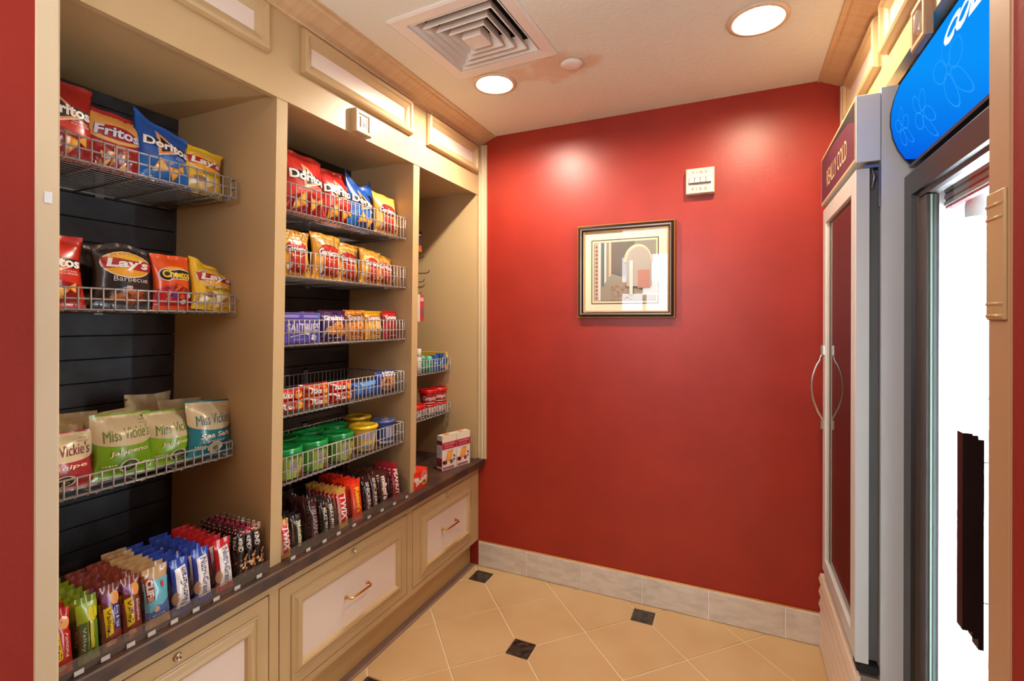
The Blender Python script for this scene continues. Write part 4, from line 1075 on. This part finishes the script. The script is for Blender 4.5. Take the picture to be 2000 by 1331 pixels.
def art_lilac(P):
    P.rect(0, 1, 0.84, 0.93, '#8f84c8'); P.rect(0.42, 0.55, 0.84, 0.94, '#5a4fa6'); P.rect(0.95, 1, 0, 1, '#3f74c0')
    P.text('SALTINES', 0.55, 0.52, 0.86, '#cfc8e2', h=0.27, bold=0.03)
    P.poly([(0.2, 0.24), (0.62, 0.34), (0.62, 0.31), (0.2, 0.20)], '#b9b0dc')
    for (x, y, r) in ((0.64, 0.40, 0.07), (0.82, 0.18, 0.055)):
        for k in range(4): P.ell(x+r*0.7*math.cos(R(90*k+30)), y+r*1.2*math.sin(R(90*k+30)), r*0.7, r*1.0, '#d6d0da', n=10)
    P.scribble(0.45, 0.13, 0.3, 0.03, '#a9a0d6', 5)
carton('lilac cracker box against the divider in the third middle basket', 0.165, 0.108, 0.06, '#4a3f98', art_lilac, -1.420, 1.264, 1.318, 0)
def art_crk(P):
    P.rect(0, 1, 0.80, 1, '#e2d8c4'); P.rect(0, 1, 0.60, 0.80, '#a31f36')
    P.text('CRACKERS', 0.5, 0.745, 0.8, '#e2a4a4', h=0.05, bold=0.02); P.scribble(0.5, 0.66, 0.6, 0.03, '#dc9090', 5)
    P.scribble(0.5, 0.565, 0.7, 0.012, '#8a7a70', 8)
    P.poly([(0.22, 0.27), (0.38, 0.53), (0.74, 0.55), (0.60, 0.25)], '#d9822a'); P.poly([(0.28, 0.30), (0.42, 0.50), (0.67, 0.51), (0.55, 0.28)], '#eda03e')
    rq = random.Random(2)
    P.ell(0.18, 0.23, 0.17, 0.06, '#5a1c20', rot=-15, n=10)
    for k in range(6): P.ell(rq.uniform(0.55, 0.85), rq.uniform(0.16, 0.38), 0.09, 0.03, rq.choice(['#6a3026', '#8a4a3a', '#a5685a']), rot=rq.uniform(-60, 60), n=8)
    P.rect(0.05, 0.80, 0.045, 0.10, '#a31f36'); P.scribble(0.42, 0.07, 0.6, 0.022, '#d9a0a0', 7)
def top_crk(P): P.rect(0.0, 1, 0, 1, '#e0d4b8'); P.ell(0.45, 0.5, 0.2, 0.3, '#d8603a', n=12); P.scribble(0.5, 0.12, 0.6, 0.12, '#b8a890', 6)
def side_crk(P):
    P.rect(0, 1, 0, 1, '#d6cfd2'); P.rect(0, 1, 0.74, 0.86, '#8a2038'); P.rect(0, 1, 0.0, 0.06, '#8a2038'); P.rect(0.0, 1, 0.12, 0.36, '#8a2038')
    for k in range(10): P.scribble(0.5, 0.42+0.028*k, 0.7, 0.010, '#9a9096', 4)
yw = -15.4; ux, uy = math.sin(R(15.4)), math.cos(R(15.4))
for k, lab in enumerate(('white and burgundy cracker box on the worktop, nearer the divider', 'white and burgundy cracker box on the worktop, nearer the red wall')):
    cx, cy = -1.384 + ux*(0.052+0.103*k), 2.164 + uy*(0.052+0.103*k)
    carton(lab, 0.101, 0.182, 0.040, '#e2dad0', art_crk, cx-uy*0.021, cy+ux*0.021, 0.6145, yw, topart=top_crk, sideart=side_crk, name='cracker_box', group='cracker boxes on the worktop')
def art_bounce(P):
    P.poly([(0, 0.72), (0.35, 0.62), (0.35, 0.40), (0, 0.50)], '#e8d8d0')
    P.ell(0.74, 0.52, 0.24, 0.42, '#e8a03a'); P.ell(0.76, 0.56, 0.19, 0.32, '#c06a8c'); P.ell(0.74, 0.30, 0.17, 0.17, '#d8c23a'); P.ell(0.74, 0.28, 0.11, 0.10, '#4a6a2c')
    P.text('bounce', 0.50, 0.46, 0.80, '#f0e8e4', h=0.30, shear=0.1, bold=0.04, rot=14)
carton('small red-orange dryer sheet box at the foot of the second divider', 0.112, 0.082, 0.060, '#d8301c', art_bounce, -1.372, 1.916, 0.6145, 2)

# ---- flat packs in the half-empty basket
def art_ritz(P):
    P.poly([(0.02, 0.75), (0.98, 0.85), (0.98, 0.55), (0.02, 0.45)], '#8e1216')
    P.text('Ritz', 0.34, 0.55, 0.42, '#efe4dc', h=0.42, shear=0.2, bold=0.04)
    P.ell(0.74, 0.48, 0.17, 0.34, '#e08a2a'); P.ell(0.74, 0.48, 0.10, 0.2, '#f0b04a')
def art_ahoy(P):
    P.ell(0.5, 0.42, 0.40, 0.36, '#b8743a', n=18)
    rq = random.Random(8)
    for k in range(12): P.ell(rq.uniform(0.2, 0.8), rq.uniform(0.2, 0.6), 0.04, 0.05, '#5a2e18', n=6)
    P.text('AHOY!', 0.52, 0.82, 0.66, '#ece8ea', h=0.20, bold=0.05, outline='#a01824', ow=0.03)
pk = [(1.232, 0.140, 'red'), (1.360, 0.118, 'orange'), (1.482, 0.130, 'red')]
pl = [['flat red cracker pack beside the divider, lower layer', 'flat red cracker pack beside the divider, upper layer'], ['flat orange and red cracker pack, second from the divider, lower layer', 'flat orange and red cracker pack, second from the divider, upper layer'],
      ['flat red cracker pack beside the blue cookie packs, lower layer', 'flat red cracker pack beside the blue cookie packs, upper layer']]
for k, (y, w, c) in enumerate(pk):
    for j in range(2):
        o = bag(pl[k][j], w, 0.040, 0.050, '#c8221c' if c == 'red' else '#d0541e', art_ritz, 70+k*2+j, -1.418-0.010*j, y+0.006*j, 1.079+0.037*j, 0, 0, 0, name='cracker_pack', group='flat cracker packs', seal=0.02, nu=14, nv=10)
o = bag('flat red cracker pack lying behind the upper layer', 0.15, 0.040, 0.05, '#c2261c', art_ritz, 77, -1.480, 1.40, 1.117, 0, 0, 0, name='cracker_pack', seal=0.02, nu=14, nv=10)
bag('low blue cookie pack between the red packs and the tall blue one', 0.160, 0.064, 0.055, '#1a5cb0', lambda P: (P.poly([(0.3, 0.9), (0.9, 0.98), (0.9, 0.75), (0.3, 0.7)], '#5a9ad8'), P.ell(0.55, 0.4, 0.2, 0.16, '#2a74c8')), 78, -1.420, 1.618, 1.079, 0, 2, 0, name='cookie_pack', seal=0.03)
bag('tall blue cookie pack at the right end of the half-empty basket', 0.142, 0.096, 0.055, '#173f96', art_ahoy, 79, -1.420, 1.756, 1.079, 0, 4, 2, name='cookie_pack', seal=0.03)

# ---- tubs and cups
def tub(label, r0, r1, h, lidh, body, lid, x, y, z, art=None, name='snack_tub', cat='tub', yaw=0, group=None, rim=0.004, lidart=None):
    o = obj(name, B().lathe([(r0*0.9, 0.0), (r0, 0.003), (r1, h-lidh), (r1*0.97, h-lidh+0.002)], 32), body if not isinstance(body, str) else ink(body, 0.35), local=True)
    L = B().lathe([(r1+rim*0.5, h-lidh-0.004), (r1+rim, h-lidh), (r1+rim, h-0.006), (r1+rim*0.4, h), (r1-0.005, h+0.0005), (r1-0.008, h-0.003), (0.0005, h-0.0035)], 36)
    lo = obj('lid', L, lid if not isinstance(lid, str) else ink(lid, 0.28), o, local=True)
    if art:
        arc = 2.6
        def F(u, v, off):
            zz = 0.004+v*(h-lidh-0.012); rr = r0+(r1-r0)*(zz/(h-lidh))+off; a = -PI/2 + (u-0.5)*arc
            return Vector((rr*math.cos(a), rr*math.sin(a), zz))
        P = Print(F, arc*(r0+r1)/2, h-lidh-0.012, 0.35, grid=0.008, base=0.0006, step=0.0003); art(P); P.build('label_wrap', o)
    put(o, x, y, z, yaw); tag(o, label, cat, group); return o
def art_green(P):
    P.rect(0, 1, 0, 1, '#8fa832'); P.rect(0.0, 0.22, 0, 1, '#4f8a2c'); P.rect(0.36, 0.56, 0.30, 0.92, '#b9b4ae')
    for k in range(6): P.scribble(0.46, 0.38+0.09*k, 0.15, 0.035, '#6a6668', 5)
    P.ell(0.66, 0.5, 0.09, 0.5, '#b8c04a', n=12); P.rect(0.76, 1, 0.25, 0.95, '#1d6a34'); P.text('Stax', 0.86, 0.62, 0.17, '#d8e0d0', h=0.26, bold=0.03)
    P.ell(0.68, 0.14, 0.14, 0.16, '#b06a3a', n=12); P.ell(0.68, 0.12, 0.09, 0.10, '#7a3c22', n=10)
gt = [(-1.440, 1.232, 'green-lidded tub cut off by the divider', 0), (-1.440, 1.352, 'green-lidded tub in the front row, left one', 5), (-1.440, 1.486, 'green-lidded tub in the front row, beside the yellow tub', -5), (-1.572, 1.335, 'green-lidded tub in the back row, against the divider', 0), (-1.572, 1.462, 'green-lidded tub in the back row, middle', 0), (-1.572, 1.592, 'green-lidded tub in the back row, right one', 0)]
for (x, y, l, a) in gt[:5] + gt[5:]:
    tub(l, 0.052, 0.058, 0.106, 0.026, '#a3b04e', mat('green_lid', '#0c8a3e', 0.22, coat=0.3), x, y, 0.850, art_green, yaw=a, group='green-lidded tubs')
def art_yel(P):
    P.rect(0, 1, 0, 1, '#d8b93c'); P.rect(0.05, 0.5, 0.55, 0.92, '#b8a6c2'); P.rect(0.10, 0.46, 0.30, 0.5, '#e8d040'); P.rect(0.12, 0.44, 0.10, 0.26, '#7a86c0')
    P.rect(0.52, 0.60, 0.0, 1, '#d9d3b8'); P.text('EASY', 0.80, 0.80, 0.22, '#2a6ab0', h=0.14, bold=0.05); P.text('MAC', 0.80, 0.60, 0.22, '#2a6ab0', h=0.16, bold=0.05); P.ell(0.80, 0.36, 0.10, 0.14, '#e0a020', n=12); P.rect(0.62, 1, 0.0, 0.16, '#c07a3a')
yl = mat('yellow_lid', '#e6be1a', 0.25, coat=0.3)
tub('yellow tub in the front of its basket', 0.044, 0.056, 0.106, 0.010, '#dcc060', yl, -1.442, 1.638, 0.850, art_yel, group='yellow tubs', rim=0.006)
tub('yellow tub at the back, half hidden by the front one', 0.044, 0.056, 0.112, 0.010, '#dcc060', yl, -1.575, 1.752, 0.850, art_yel, group='yellow tubs', rim=0.006)
def art_blu(P):
    P.rect(0, 1, 0, 1, '#2a4a94'); P.rect(0.25, 0.85, 0.32, 0.85, '#b6b4c6')
    for k in range(5): P.rect(0.28+0.11*k, 0.34+0.11*k, 0.36, 0.82, '#8a88a6')
    P.rect(0, 1, 0.04, 0.16, '#d6d2d4'); P.scribble(0.55, 0.10, 0.5, 0.06, '#b86a70', 5)
def lid_art(o, r, h, cols):
    P = Print(lambda u, v, off: Vector(((u-0.5)*2*r, (v-0.5)*2*r, h-0.0035+off)), 2*r, 2*r, 0.35, grid=0.03, base=0.0004)
    P.ell(0.5, 0.5, 0.46, 0.46, cols[0]); P.ell(0.60, 0.46, 0.26, 0.22, cols[1]); P.build('lid_print', o)
lid_art(bpy.data.objects['snack_tub.007'], 0.047, 0.112, ('#e0b41c', '#c8783a'))
blue_tub = tub('blue and white tub at the right end of its basket', 0.044, 0.048, 0.106, 0.010, '#2a4a94', '#4a5f9c', -1.440, 1.765, 0.850, art_blu)
lid_art(blue_tub, 0.040, 0.106, ('#3a529a', '#c88a5a'))
# soup bowls in the right bay
sw = mat('soup_cup_white', '#d6c8c0', 0.35)
rl_ = mat('red_lid', '#c8141a', 0.25, coat=0.3)
def art_soup(P):
    P.rect(0, 1, 0, 1, '#9e1a20'); P.text("Campbell's", 0.48, 0.52, 0.92, '#efe6e0', h=0.62, shear=0.25, bold=0.02); P.rect(0, 1, 0, 0.10, '#d8ccc4')
def art_cup(P):
    P.rect(0, 1, 0, 1, '#d2c6c0')
    for k in range(6): P.rect(0.08+0.15*k, 0.14+0.15*k, 0.1, 0.9, '#8a5a56' if k % 2 else '#a9a29e')
    P.scribble(0.5, 0.2, 0.6, 0.14, '#b04a48', 5)
for k, (x, y, l) in enumerate([(-1.562, 2.296, 'soup bowl of the lower layer under the left red bowl'), (-1.562, 2.398, 'soup bowl of the lower layer under the right red bowl')]):
    tub(l, 0.044, 0.048, 0.058, 0.008, sw, rl_, x, y, 0.8765, art_cup, name='soup_bowl', cat='bowl', yaw=-20, group='soup bowls in the right bay')
for k, (x, y, l) in enumerate([(-1.562, 2.296, 'red soup bowl stacked on the left, script lettering facing out'), (-1.562, 2.398, 'red soup bowl stacked on the right, by the side panel')]):
    tub(l, 0.038, 0.049, 0.080, 0.016, '#9e1a20', rl_, x, y, 0.9365, art_soup, name='soup_bowl', cat='bowl', yaw=-25+10*k, group='soup bowls in the right bay')
tub('low soup bowl with a red lid next to the second divider', 0.046, 0.056, 0.074, 0.024, sw, rl_, -1.560, 2.165, 0.8765, art_cup, name='soup_bowl', cat='bowl', yaw=-20, group='soup bowls in the right bay')
# toiletries
def bottle(label, prof, mats_, matidx, x, y, z, name, cat):
    o = obj(name, B().lathe(prof[:matidx+1], 20), mats_[0], local=True)
    obj('cap', B().lathe(prof[matidx:], 20), mats_[1], o, local=True)
    put(o, x, y, z); tag(o, label, cat); return o
bottle('white toiletry tube standing beside the second divider', [(0.014, 0), (0.016, 0.003), (0.016, 0.085), (0.013, 0.088), (0.014, 0.089), (0.0145, 0.128), (0.012, 0.131), (0.0005, 0.131)], (mat('white_tube', '#cfc6c0', 0.3), mat('white_cap', '#d8d4d0', 0.3)), 3, -1.535, 2.168, 1.117, 'toiletry_tube', 'tube')
bottle('green stick deodorant next to the white tube', [(0.018, 0), (0.020, 0.003), (0.020, 0.055), (0.018, 0.058), (0.0195, 0.060), (0.019, 0.080), (0.012, 0.091), (0.0005, 0.093)], (mat('green_stick', '#2a7a5e', 0.3), mat('green_cap', '#4aa080', 0.3)), 3, -1.545, 2.217, 1.117, 'deodorant', 'deodorant')
bottle('pale teal stick deodorant next to the blue packs', [(0.018, 0), (0.020, 0.003), (0.020, 0.052), (0.018, 0.055), (0.0195, 0.057), (0.019, 0.076), (0.012, 0.086), (0.0005, 0.088)], (mat('teal_stick', '#3d8f7e', 0.3), mat('teal_cap', '#66b09a', 0.3)), 3, -1.530, 2.258, 1.117, 'deodorant', 'deodorant')
carton('blue pack beside the teal deodorant', 0.058, 0.088, 0.030, '#1d4f9a', lambda P: (P.poly([(0.1, 0.1), (0.5, 0.95), (0.7, 0.95), (0.3, 0.1)], '#3f7ac0'), P.scribble(0.5, 0.5, 0.7, 0.08, '#a9c0e0', 4)), -1.535, 2.313, 1.1175, 0, name='toiletry_pack', cat='pack')
carton('blue pack with a pale swoosh, near the side panel', 0.058, 0.094, 0.030, '#1a4690', lambda P: (P.poly([(0.0, 0.4), (0.8, 0.98), (0.95, 0.98), (0.1, 0.3)], '#8ab4dc'), P.scribble(0.5, 0.2, 0.7, 0.1, '#c0d0ea', 4)), -1.530, 2.375, 1.1175, 0, name='toiletry_pack', cat='pack')
carton('thin yellow and blue card box against the side panel', 0.020, 0.100, 0.19, '#c9a63a', lambda P: (P.rect(0, 1, 0.35, 0.7, '#2a3f7a'), P.rect(0, 1, 0.72, 0.85, '#d8cfa8')), -1.610, 2.4155, 1.1175, 0, name='card_box')

# ---- pegboard hooks and hanging packets in the right bay
def hook(label, y, z, x1):
    t = obj('display_hook', B().tube([(-1.846, y, z), (x1-0.02, y, z-0.004), (x1-0.006, y, z+0.002), (x1, y, z+0.014)], 0.0026, 7).box(-1.847, -1.844, y-0.012, y+0.012, z-0.014, z+0.014), mat('dark_hook', '#5a4a38', 0.4, metal=0.6), loc=(-1.846, y, z))
    tag(t, label, 'hook'); return t
hook('bare metal hook under the black packet in the right bay', 2.392, 1.768, -1.655)
hook('bare metal hook, longest of the two below', 2.405, 1.680, -1.628)
hook('bare metal hook, lowest of the empty ones', 2.395, 1.628, -1.655)
hook('metal hook carrying the black and orange packet', 2.345, 1.915, -1.660)
hook('metal hook carrying the red and white packet', 2.352, 1.548, -1.650)
def art_p1(P): P.rect(0, 1, 0.72, 1, '#15131a'); P.rect(0.1, 0.9, 0.78, 0.86, '#c8c4cc'); P.rect(0, 1, 0.32, 0.72, '#5a4a7a'); P.rect(0, 1, 0.02, 0.32, '#c8672a')
def art_p2(P): P.rect(0, 0.35, 0, 1, '#d8cfc6'); P.rect(0.35, 1, 0, 1, '#b8323a'); P.ell(0.66, 0.35, 0.2, 0.15, '#6a4a6a'); P.rect(0.4, 0.95, 0.75, 0.9, '#d8a0a0')
carton('black, violet and orange packet hanging high in the right bay', 0.070, 0.120, 0.010, '#2a2230', art_p1, -1.668, 2.3455, 1.795, 4, name='hanging_packet', cat='packet')
carton('red and white packet hanging halfway up the right bay', 0.070, 0.155, 0.014, '#c9bdb4', art_p2, -1.658, 2.3525, 1.393, 6, name='hanging_packet', cat='packet')

# ================================================================== ACRYLIC TRAYS AND BARS
ACR = clear('acrylic', '#ece8e2', 0.05, 1.3, body=0.05, bodycol='#c9bcae')
ACL = clear('acrylic_lip', '#e2dbd4', 0.08, 1.35, body=0.16, bodycol='#b9a99c')
def tray(label, slots, y0, y1, tags):
    t = thing('acrylic_tray', label, 'tray', (-1.44, (y0+y1)/2, 0.6145))
    obj('base', B().box(-1.565, -1.322, y0, y1, 0.6145, 0.6165), ACR, t)
    lip = B(); lip.face([(-1.3225, y0, 0.6165), (-1.3225, y1, 0.6165), (-1.3185, y1, 0.655), (-1.3185, y0, 0.655)]); obj('front_lip', lip, ACL, t)
    b = B(); b.face([(-1.565, y0, 0.6165), (-1.565, y1, 0.6165), (-1.565, y1, 0.745), (-1.565, y0, 0.745)]); obj('back_wall', b, ACR, t)
    for y in slots:
        b = B(); b.face([(-1.565, y, 0.6165), (-1.323, y, 0.6165), (-1.321, y, 0.690), (-1.42, y, 0.735), (-1.565, y, 0.745)]); obj('divider', b, ACR, t)
    for y in tags:
        b = B(); b.box(-1.3175, -1.3165, y-0.010, y+0.008, 0.6160, 0.6265); obj('price_tag', b, mat('price_tag_paper', '#c4bcb4', 0.6), t)
S1 = [0.535, 0.600, 0.645, 0.690, 0.735, 0.802, 0.858, 0.917, 0.985, 1.076]
tray('clear acrylic tray of snack bars in the left bay', S1, 0.535, 1.076, [0.590, 0.640, 0.692, 0.738, 0.792, 0.848, 0.905, 0.968, 1.040])
S2 = [1.150, 1.180, 1.240, 1.312, 1.382, 1.458, 1.542, 1.625, 1.702, 1.785]
tray('clear acrylic tray of chocolate bars in the middle bay', S2, 1.150, 1.785, [1.165, 1.228, 1.300, 1.368, 1.448, 1.532, 1.610, 1.690, 1.775])

ORD = ['first', 'second', 'third', 'fourth', 'fifth', 'sixth', 'seventh', 'eighth', 'ninth', 'tenth']
def vtext(P, t, c, cx=0.5, w=0.72, h=0.5, up=False, cy=0.5, **k):
    P.text(t, cx, cy, w, c, h=h, rot=90 if up else -90, **k)
def stack(proto_args, y, n, dx, label1, labeln, group, x0=-1.338, yaw=0, lean=7, z=0.6168, jit=1.0, cat='bar', seed=1):
    W, H, T, base, art, name, kw = proto_args
    rq = random.Random(seed)
    o = make_bag(name, W, H, T, base, art, seed, nu=10, nv=16, seal=kw.get('seal', 0.085), wr=kw.get('wr', 0.7))
    put(o, x0-T/2, y, z, yaw, lean); tag(o, label1, cat, group)
    for k in range(1, n):
        c = dup(o, labeln % ORD[k], group)
        put(c, x0-T/2-dx*k, y+rq.uniform(-0.003, 0.003)*jit, z, yaw+rq.uniform(-4, 4)*jit, lean+rq.uniform(-1.5, 1.5)*jit, rq.uniform(-1.5, 1.5)*jit)
    return o
def art_nv(base2, yel=True, blue=None, word='Valley'):
    def f(P):
        P.ell(0.35, 0.80, 0.28, 0.08, '#7a4a80', n=10); P.ell(0.70, 0.78, 0.25, 0.10, '#c98644', n=10)
        P.poly([(0.0, 0.62), (1, 0.62), (1, 0.12), (0, 0.12)], base2)
        if yel: P.poly([(0.08, 0.66), (0.42, 0.68), (0.52, 0.26), (0.16, 0.22)], '#d9b51e'); P.text('Valley', 0.29, 0.46, 0.36, '#2a2410', h=0.22, rot=-90)
        if blue: P.rect(0.62, 0.86, 0.30, 0.68, '#23246e'); P.text('Fruit & Nut', 0.74, 0.49, 0.32, '#d8d8ea', h=0.12, rot=-90)
        else: P.text('Almond', 0.72, 0.45, 0.36, '#dcc8c0', h=0.16, rot=-90)
        P.ell(0.4, 0.12, 0.3, 0.05, '#c08a60', n=10)
    return f
def art_green_bar(P):
    P.poly([(0, 0.9), (1, 0.9), (1, 0.65), (0, 0.6)], '#8a9a1c'); P.ell(0.7, 0.72, 0.25, 0.12, '#c2b41e', n=10)
    P.rect(0.08, 0.40, 0.12, 0.62, '#4a5a30'); P.text('Valley', 0.24, 0.37, 0.36, '#c0c4b0', h=0.2, rot=-90); P.rect(0.52, 0.70, 0.2, 0.62, '#b0a428'); P.rect(0.70, 0.9, 0.1, 0.6, '#5a7a22')
def art_clif(P):
    P.poly([(0, 0.78), (1, 0.78), (1, 0.18), (0, 0.18)], '#5ba3b2'); P.poly([(0, 0.30), (0.25, 0.26), (0.45, 0.36), (0.65, 0.33), (1, 0.42), (1, 0.16), (0, 0.16)], '#4a5a8c')
    P.poly([(0.04, 0.84), (0.36, 0.86), (0.36, 0.46), (0.06, 0.44)], '#8e3326'); P.text('CLIF', 0.20, 0.68, 0.28, '#d9cfc2', h=0.24, rot=-90, bold=0.05); P.text('BAR', 0.20, 0.50, 0.08, '#d9cfc2', h=0.2, rot=-90)
    P.ell(0.40, 0.30, 0.12, 0.05, '#b08a6a', n=8); P.poly([(0.66, 0.74), (0.78, 0.72), (0.74, 0.62), (0.66, 0.64)], '#c03a32'); P.scribble(0.5, 0.2, 0.5, 0.02, '#c0c4d8', 5)
def art_nutri(c, up):
    def f(P):
        P.poly([(0.22, 0.82), (0.82, 0.86), (0.95, 0.10), (0.20, 0.10)], '#ddd6d2'); P.ell(0.16, 0.30, 0.16, 0.12, '#b88a68', n=10); P.rect(0.0, 1, 0.07, 0.11, c)
        vtext(P, 'Nutri-Grain', '#2a2a5e', 0.60, 0.66, 0.34, up, 0.48, shear=0.1)
    return f
def art_kind(c):
    def f(P):
        P.rect(0, 1, 0.86, 1, c)
        for k in range(9): P.ell(0.15+0.35*(k % 3), 0.89+0.035*(k//3), 0.10, 0.014, '#e0b0a0' if k % 2 else '#5a1a24', n=7)
        P.rect(0, 0.55, 0.56, 0.86, '#15120f'); vtext(P, 'KIND', '#cfc8c0', 0.28, 0.24, 0.36, False, 0.71, bold=0.03)
        rq = random.Random(6)
        for k in range(16): P.ell(rq.uniform(0.12, 0.88), rq.uniform(0.1, 0.52), 0.13, 0.03, rq.choice(['#a8744a', '#7a4a2e', '#c29a70', '#5a3020']), n=7)
    return f
CB = 'snack_bar'
stack((0.040, 0.142, 0.018, '#b02416', art_nv('#a8241a'), CB, {}), 0.571, 6, 0.030, 'front red almond bar with a yellow label, nearest the door casing', '%s red almond bar counted back from the front of its slot', 'red almond bars', seed=101)
stack((0.042, 0.146, 0.018, '#6f7f1c', art_green_bar, CB, {}), 0.622, 6, 0.030, 'front green granola bar in the second slot', '%s green granola bar counted back from the front of its slot', 'green granola bars', seed=102)
stack((0.041, 0.150, 0.018, '#6e2f24', art_nv('#7a2f22', True, True), CB, {}), 0.668, 6, 0.030, 'front brown bar with yellow and navy blue labels', '%s brown bar counted back from the navy-labelled front one', 'brown fruit and nut bars', seed=103)
stack((0.041, 0.150, 0.018, '#74301f', art_nv('#7d3122', True), CB, {}), 0.712, 6, 0.030, 'front brown bar with a single yellow label, beside the teal bar', '%s brown bar counted back from the front one beside the teal bar', 'brown nut bars', seed=104)
stack((0.060, 0.148, 0.018, '#b08d62', art_clif, CB, {}), 0.769, 8, 0.027, 'front tan and teal energy bar with a red logo', '%s tan energy bar counted back from the teal front one', 'tan energy bars', seed=105)
stack((0.050, 0.142, 0.020, '#2a3f9c', art_nutri('#2a2f7c', True), CB, {}), 0.829, 7, 0.032, 'front blue cereal bar whose lettering reads upward', '%s blue cereal bar counted back from the one reading upward', 'left blue cereal bars', seed=106)
stack((0.050, 0.146, 0.020, '#2a3f9c', art_nutri('#2a2f7c', False), CB, {}), 0.887, 7, 0.032, 'front blue cereal bar whose lettering reads downward', '%s blue cereal bar counted back from the one reading downward', 'right blue cereal bars', seed=107)
stack((0.054, 0.146, 0.020, '#b01f20', art_nutri('#a01f1c', False), CB, {}), 0.950, 7, 0.032, 'front red cereal bar with white lettering panel', '%s red cereal bar counted back from the front one', 'red cereal bars', seed=108)
for k, (y, c, l) in enumerate(((1.003, '#3a1a1c', 'dark-topped'), (1.031, '#a8203e', 'pink-topped'), (1.058, '#a8744a', 'tan-topped'))):
    stack((0.026, 0.154, 0.014, '#2a211c', art_kind(c), CB, {'seal': 0.04}), y, 8, 0.024, 'front %s nut bar in a clear wrapper, beside the first divider' % l, '%%s %s nut bar counted back from the front of its slot' % l, '%s nut bars' % l, seed=110+k, lean=4, jit=0.5)
CH = 'chocolate_bar'
def art_twix(P): P.poly([(0.0, 0.86), (1, 0.86), (1, 0.10), (0, 0.10)], '#d8b9a4'); P.poly([(0.05, 0.85), (0.75, 0.85), (0.95, 0.12), (0.2, 0.12)], '#c9161e'); vtext(P, 'TWIX', '#eee2de', 0.52, 0.62, 0.66, False, 0.5, shear=0.2, bold=0.03); P.ell(0.8, 0.16, 0.18, 0.08, '#c9a23a', n=10)
def art_choc(word, c, bg=None, up=False):
    def f(P):
        if bg: P.rect(0.05, 0.95, 0.10, 0.90, bg)
        vtext(P, word, c, 0.52, 0.70, 0.52, up, 0.49, shear=0.15, bold=0.03)
    return f
def art_reese(P): P.rect(0.10, 0.9, 0.1, 0.9, '#d8401a'); vtext(P, "Reese's", '#e8b62a', 0.55, 0.62, 0.42, False, 0.5, bold=0.04)
def art_mm(P): vtext(P, "m&m's", '#dcd0c8', 0.5, 0.66, 0.62, False, 0.52, bold=0.05); P.ell(0.25, 0.5, 0.14, 0.05, '#d8b030', n=10)
stack((0.036, 0.124, 0.018, '#c08a4a', art_twix, CH, {}), 1.163, 4, 0.026, 'red and gold caramel bar beside the first divider', '%s gold-ended bar counted back from the one at the first divider', 'gold and red bars by the first divider', seed=121)
stack((0.034, 0.122, 0.016, '#241c18', art_choc('3Musketeers', '#c6c8a0', '#2a1e1a'), CH, {}), 1.216, 4, 0.030, 'lone dark bar with pale green lettering, second slot', '%s dark bar counted back from the one with pale green lettering', 'dark bars in the second slot', seed=122)
stack((0.036, 0.150, 0.016, '#3a1c18', art_choc('100 GRAND', '#9a8088', '#3d2220'), CH, {}), 1.285, 8, 0.020, 'front brown bar with silvery slanted lettering, third slot', '%s brown bar with a golden end, counted back in the third slot', 'gold-ended brown bars', seed=123)
stack((0.028, 0.124, 0.016, '#2a1d18', art_choc('MILKY WAY', '#bcbca6', '#241814'), CH, {}), 1.333, 5, 0.026, 'left dark bar of the pair with pale lettering', '%s dark bar counted back from the left one of the pair', 'left dark bars of the pair', seed=124)
stack((0.028, 0.128, 0.016, '#33231c', art_choc('MILKY WAY', '#c9c4b8', '#4a3a30'), CH, {}), 1.364, 5, 0.026, 'right dark bar of the pair with pale lettering', '%s dark bar counted back from the right one of the pair', 'right dark bars of the pair', seed=125)
stack((0.046, 0.146, 0.018, '#c08e42', art_twix, CH, {}), 1.424, 9, 0.020, 'gold and red caramel bar beside the orange peanut butter bar', '%s gold-ended bar counted back from the one beside the orange bar', 'gold-topped bars', seed=126)
stack((0.060, 0.156, 0.018, '#d8321a', art_reese, CH, {}), 1.500, 9, 0.020, 'front bright orange peanut butter bar with yellow lettering', '%s bright red-orange bar counted back from the front one', 'red-orange peanut butter bars', seed=127)
stack((0.036, 0.154, 0.016, '#2a1614', art_choc('SNICKERS', '#cfc6c4', '#2e1a18'), CH, {}), 1.562, 8, 0.022, 'dark brown peanut bar right of the orange bar', '%s brown peanut bar counted back from the one by the orange bar', 'left brown peanut bars', seed=128)
stack((0.036, 0.160, 0.016, '#3a1c16', art_choc('SNICKERS', '#c4b4ac', '#42221c'), CH, {}), 1.602, 8, 0.022, 'dark brown peanut bar second from the orange bar', '%s brown peanut bar counted back in the slot second from the orange bar', 'right brown peanut bars', seed=129)
stack((0.050, 0.146, 0.018, '#4a2420', art_mm, CH, {}), 1.664, 5, 0.026, 'dark brown candy packet with white lettering', '%s dark brown candy packet counted back from the front one', 'brown candy packets', seed=130)
stack((0.048, 0.158, 0.018, '#8a1a26', art_choc('PEANUT', '#e2d6d0', '#86162a', False), CH, {}), 1.742, 4, 0.026, 'crimson candy packet with white lettering, last before the divider', '%s crimson candy packet counted back from the front one', 'crimson candy packets', seed=131)
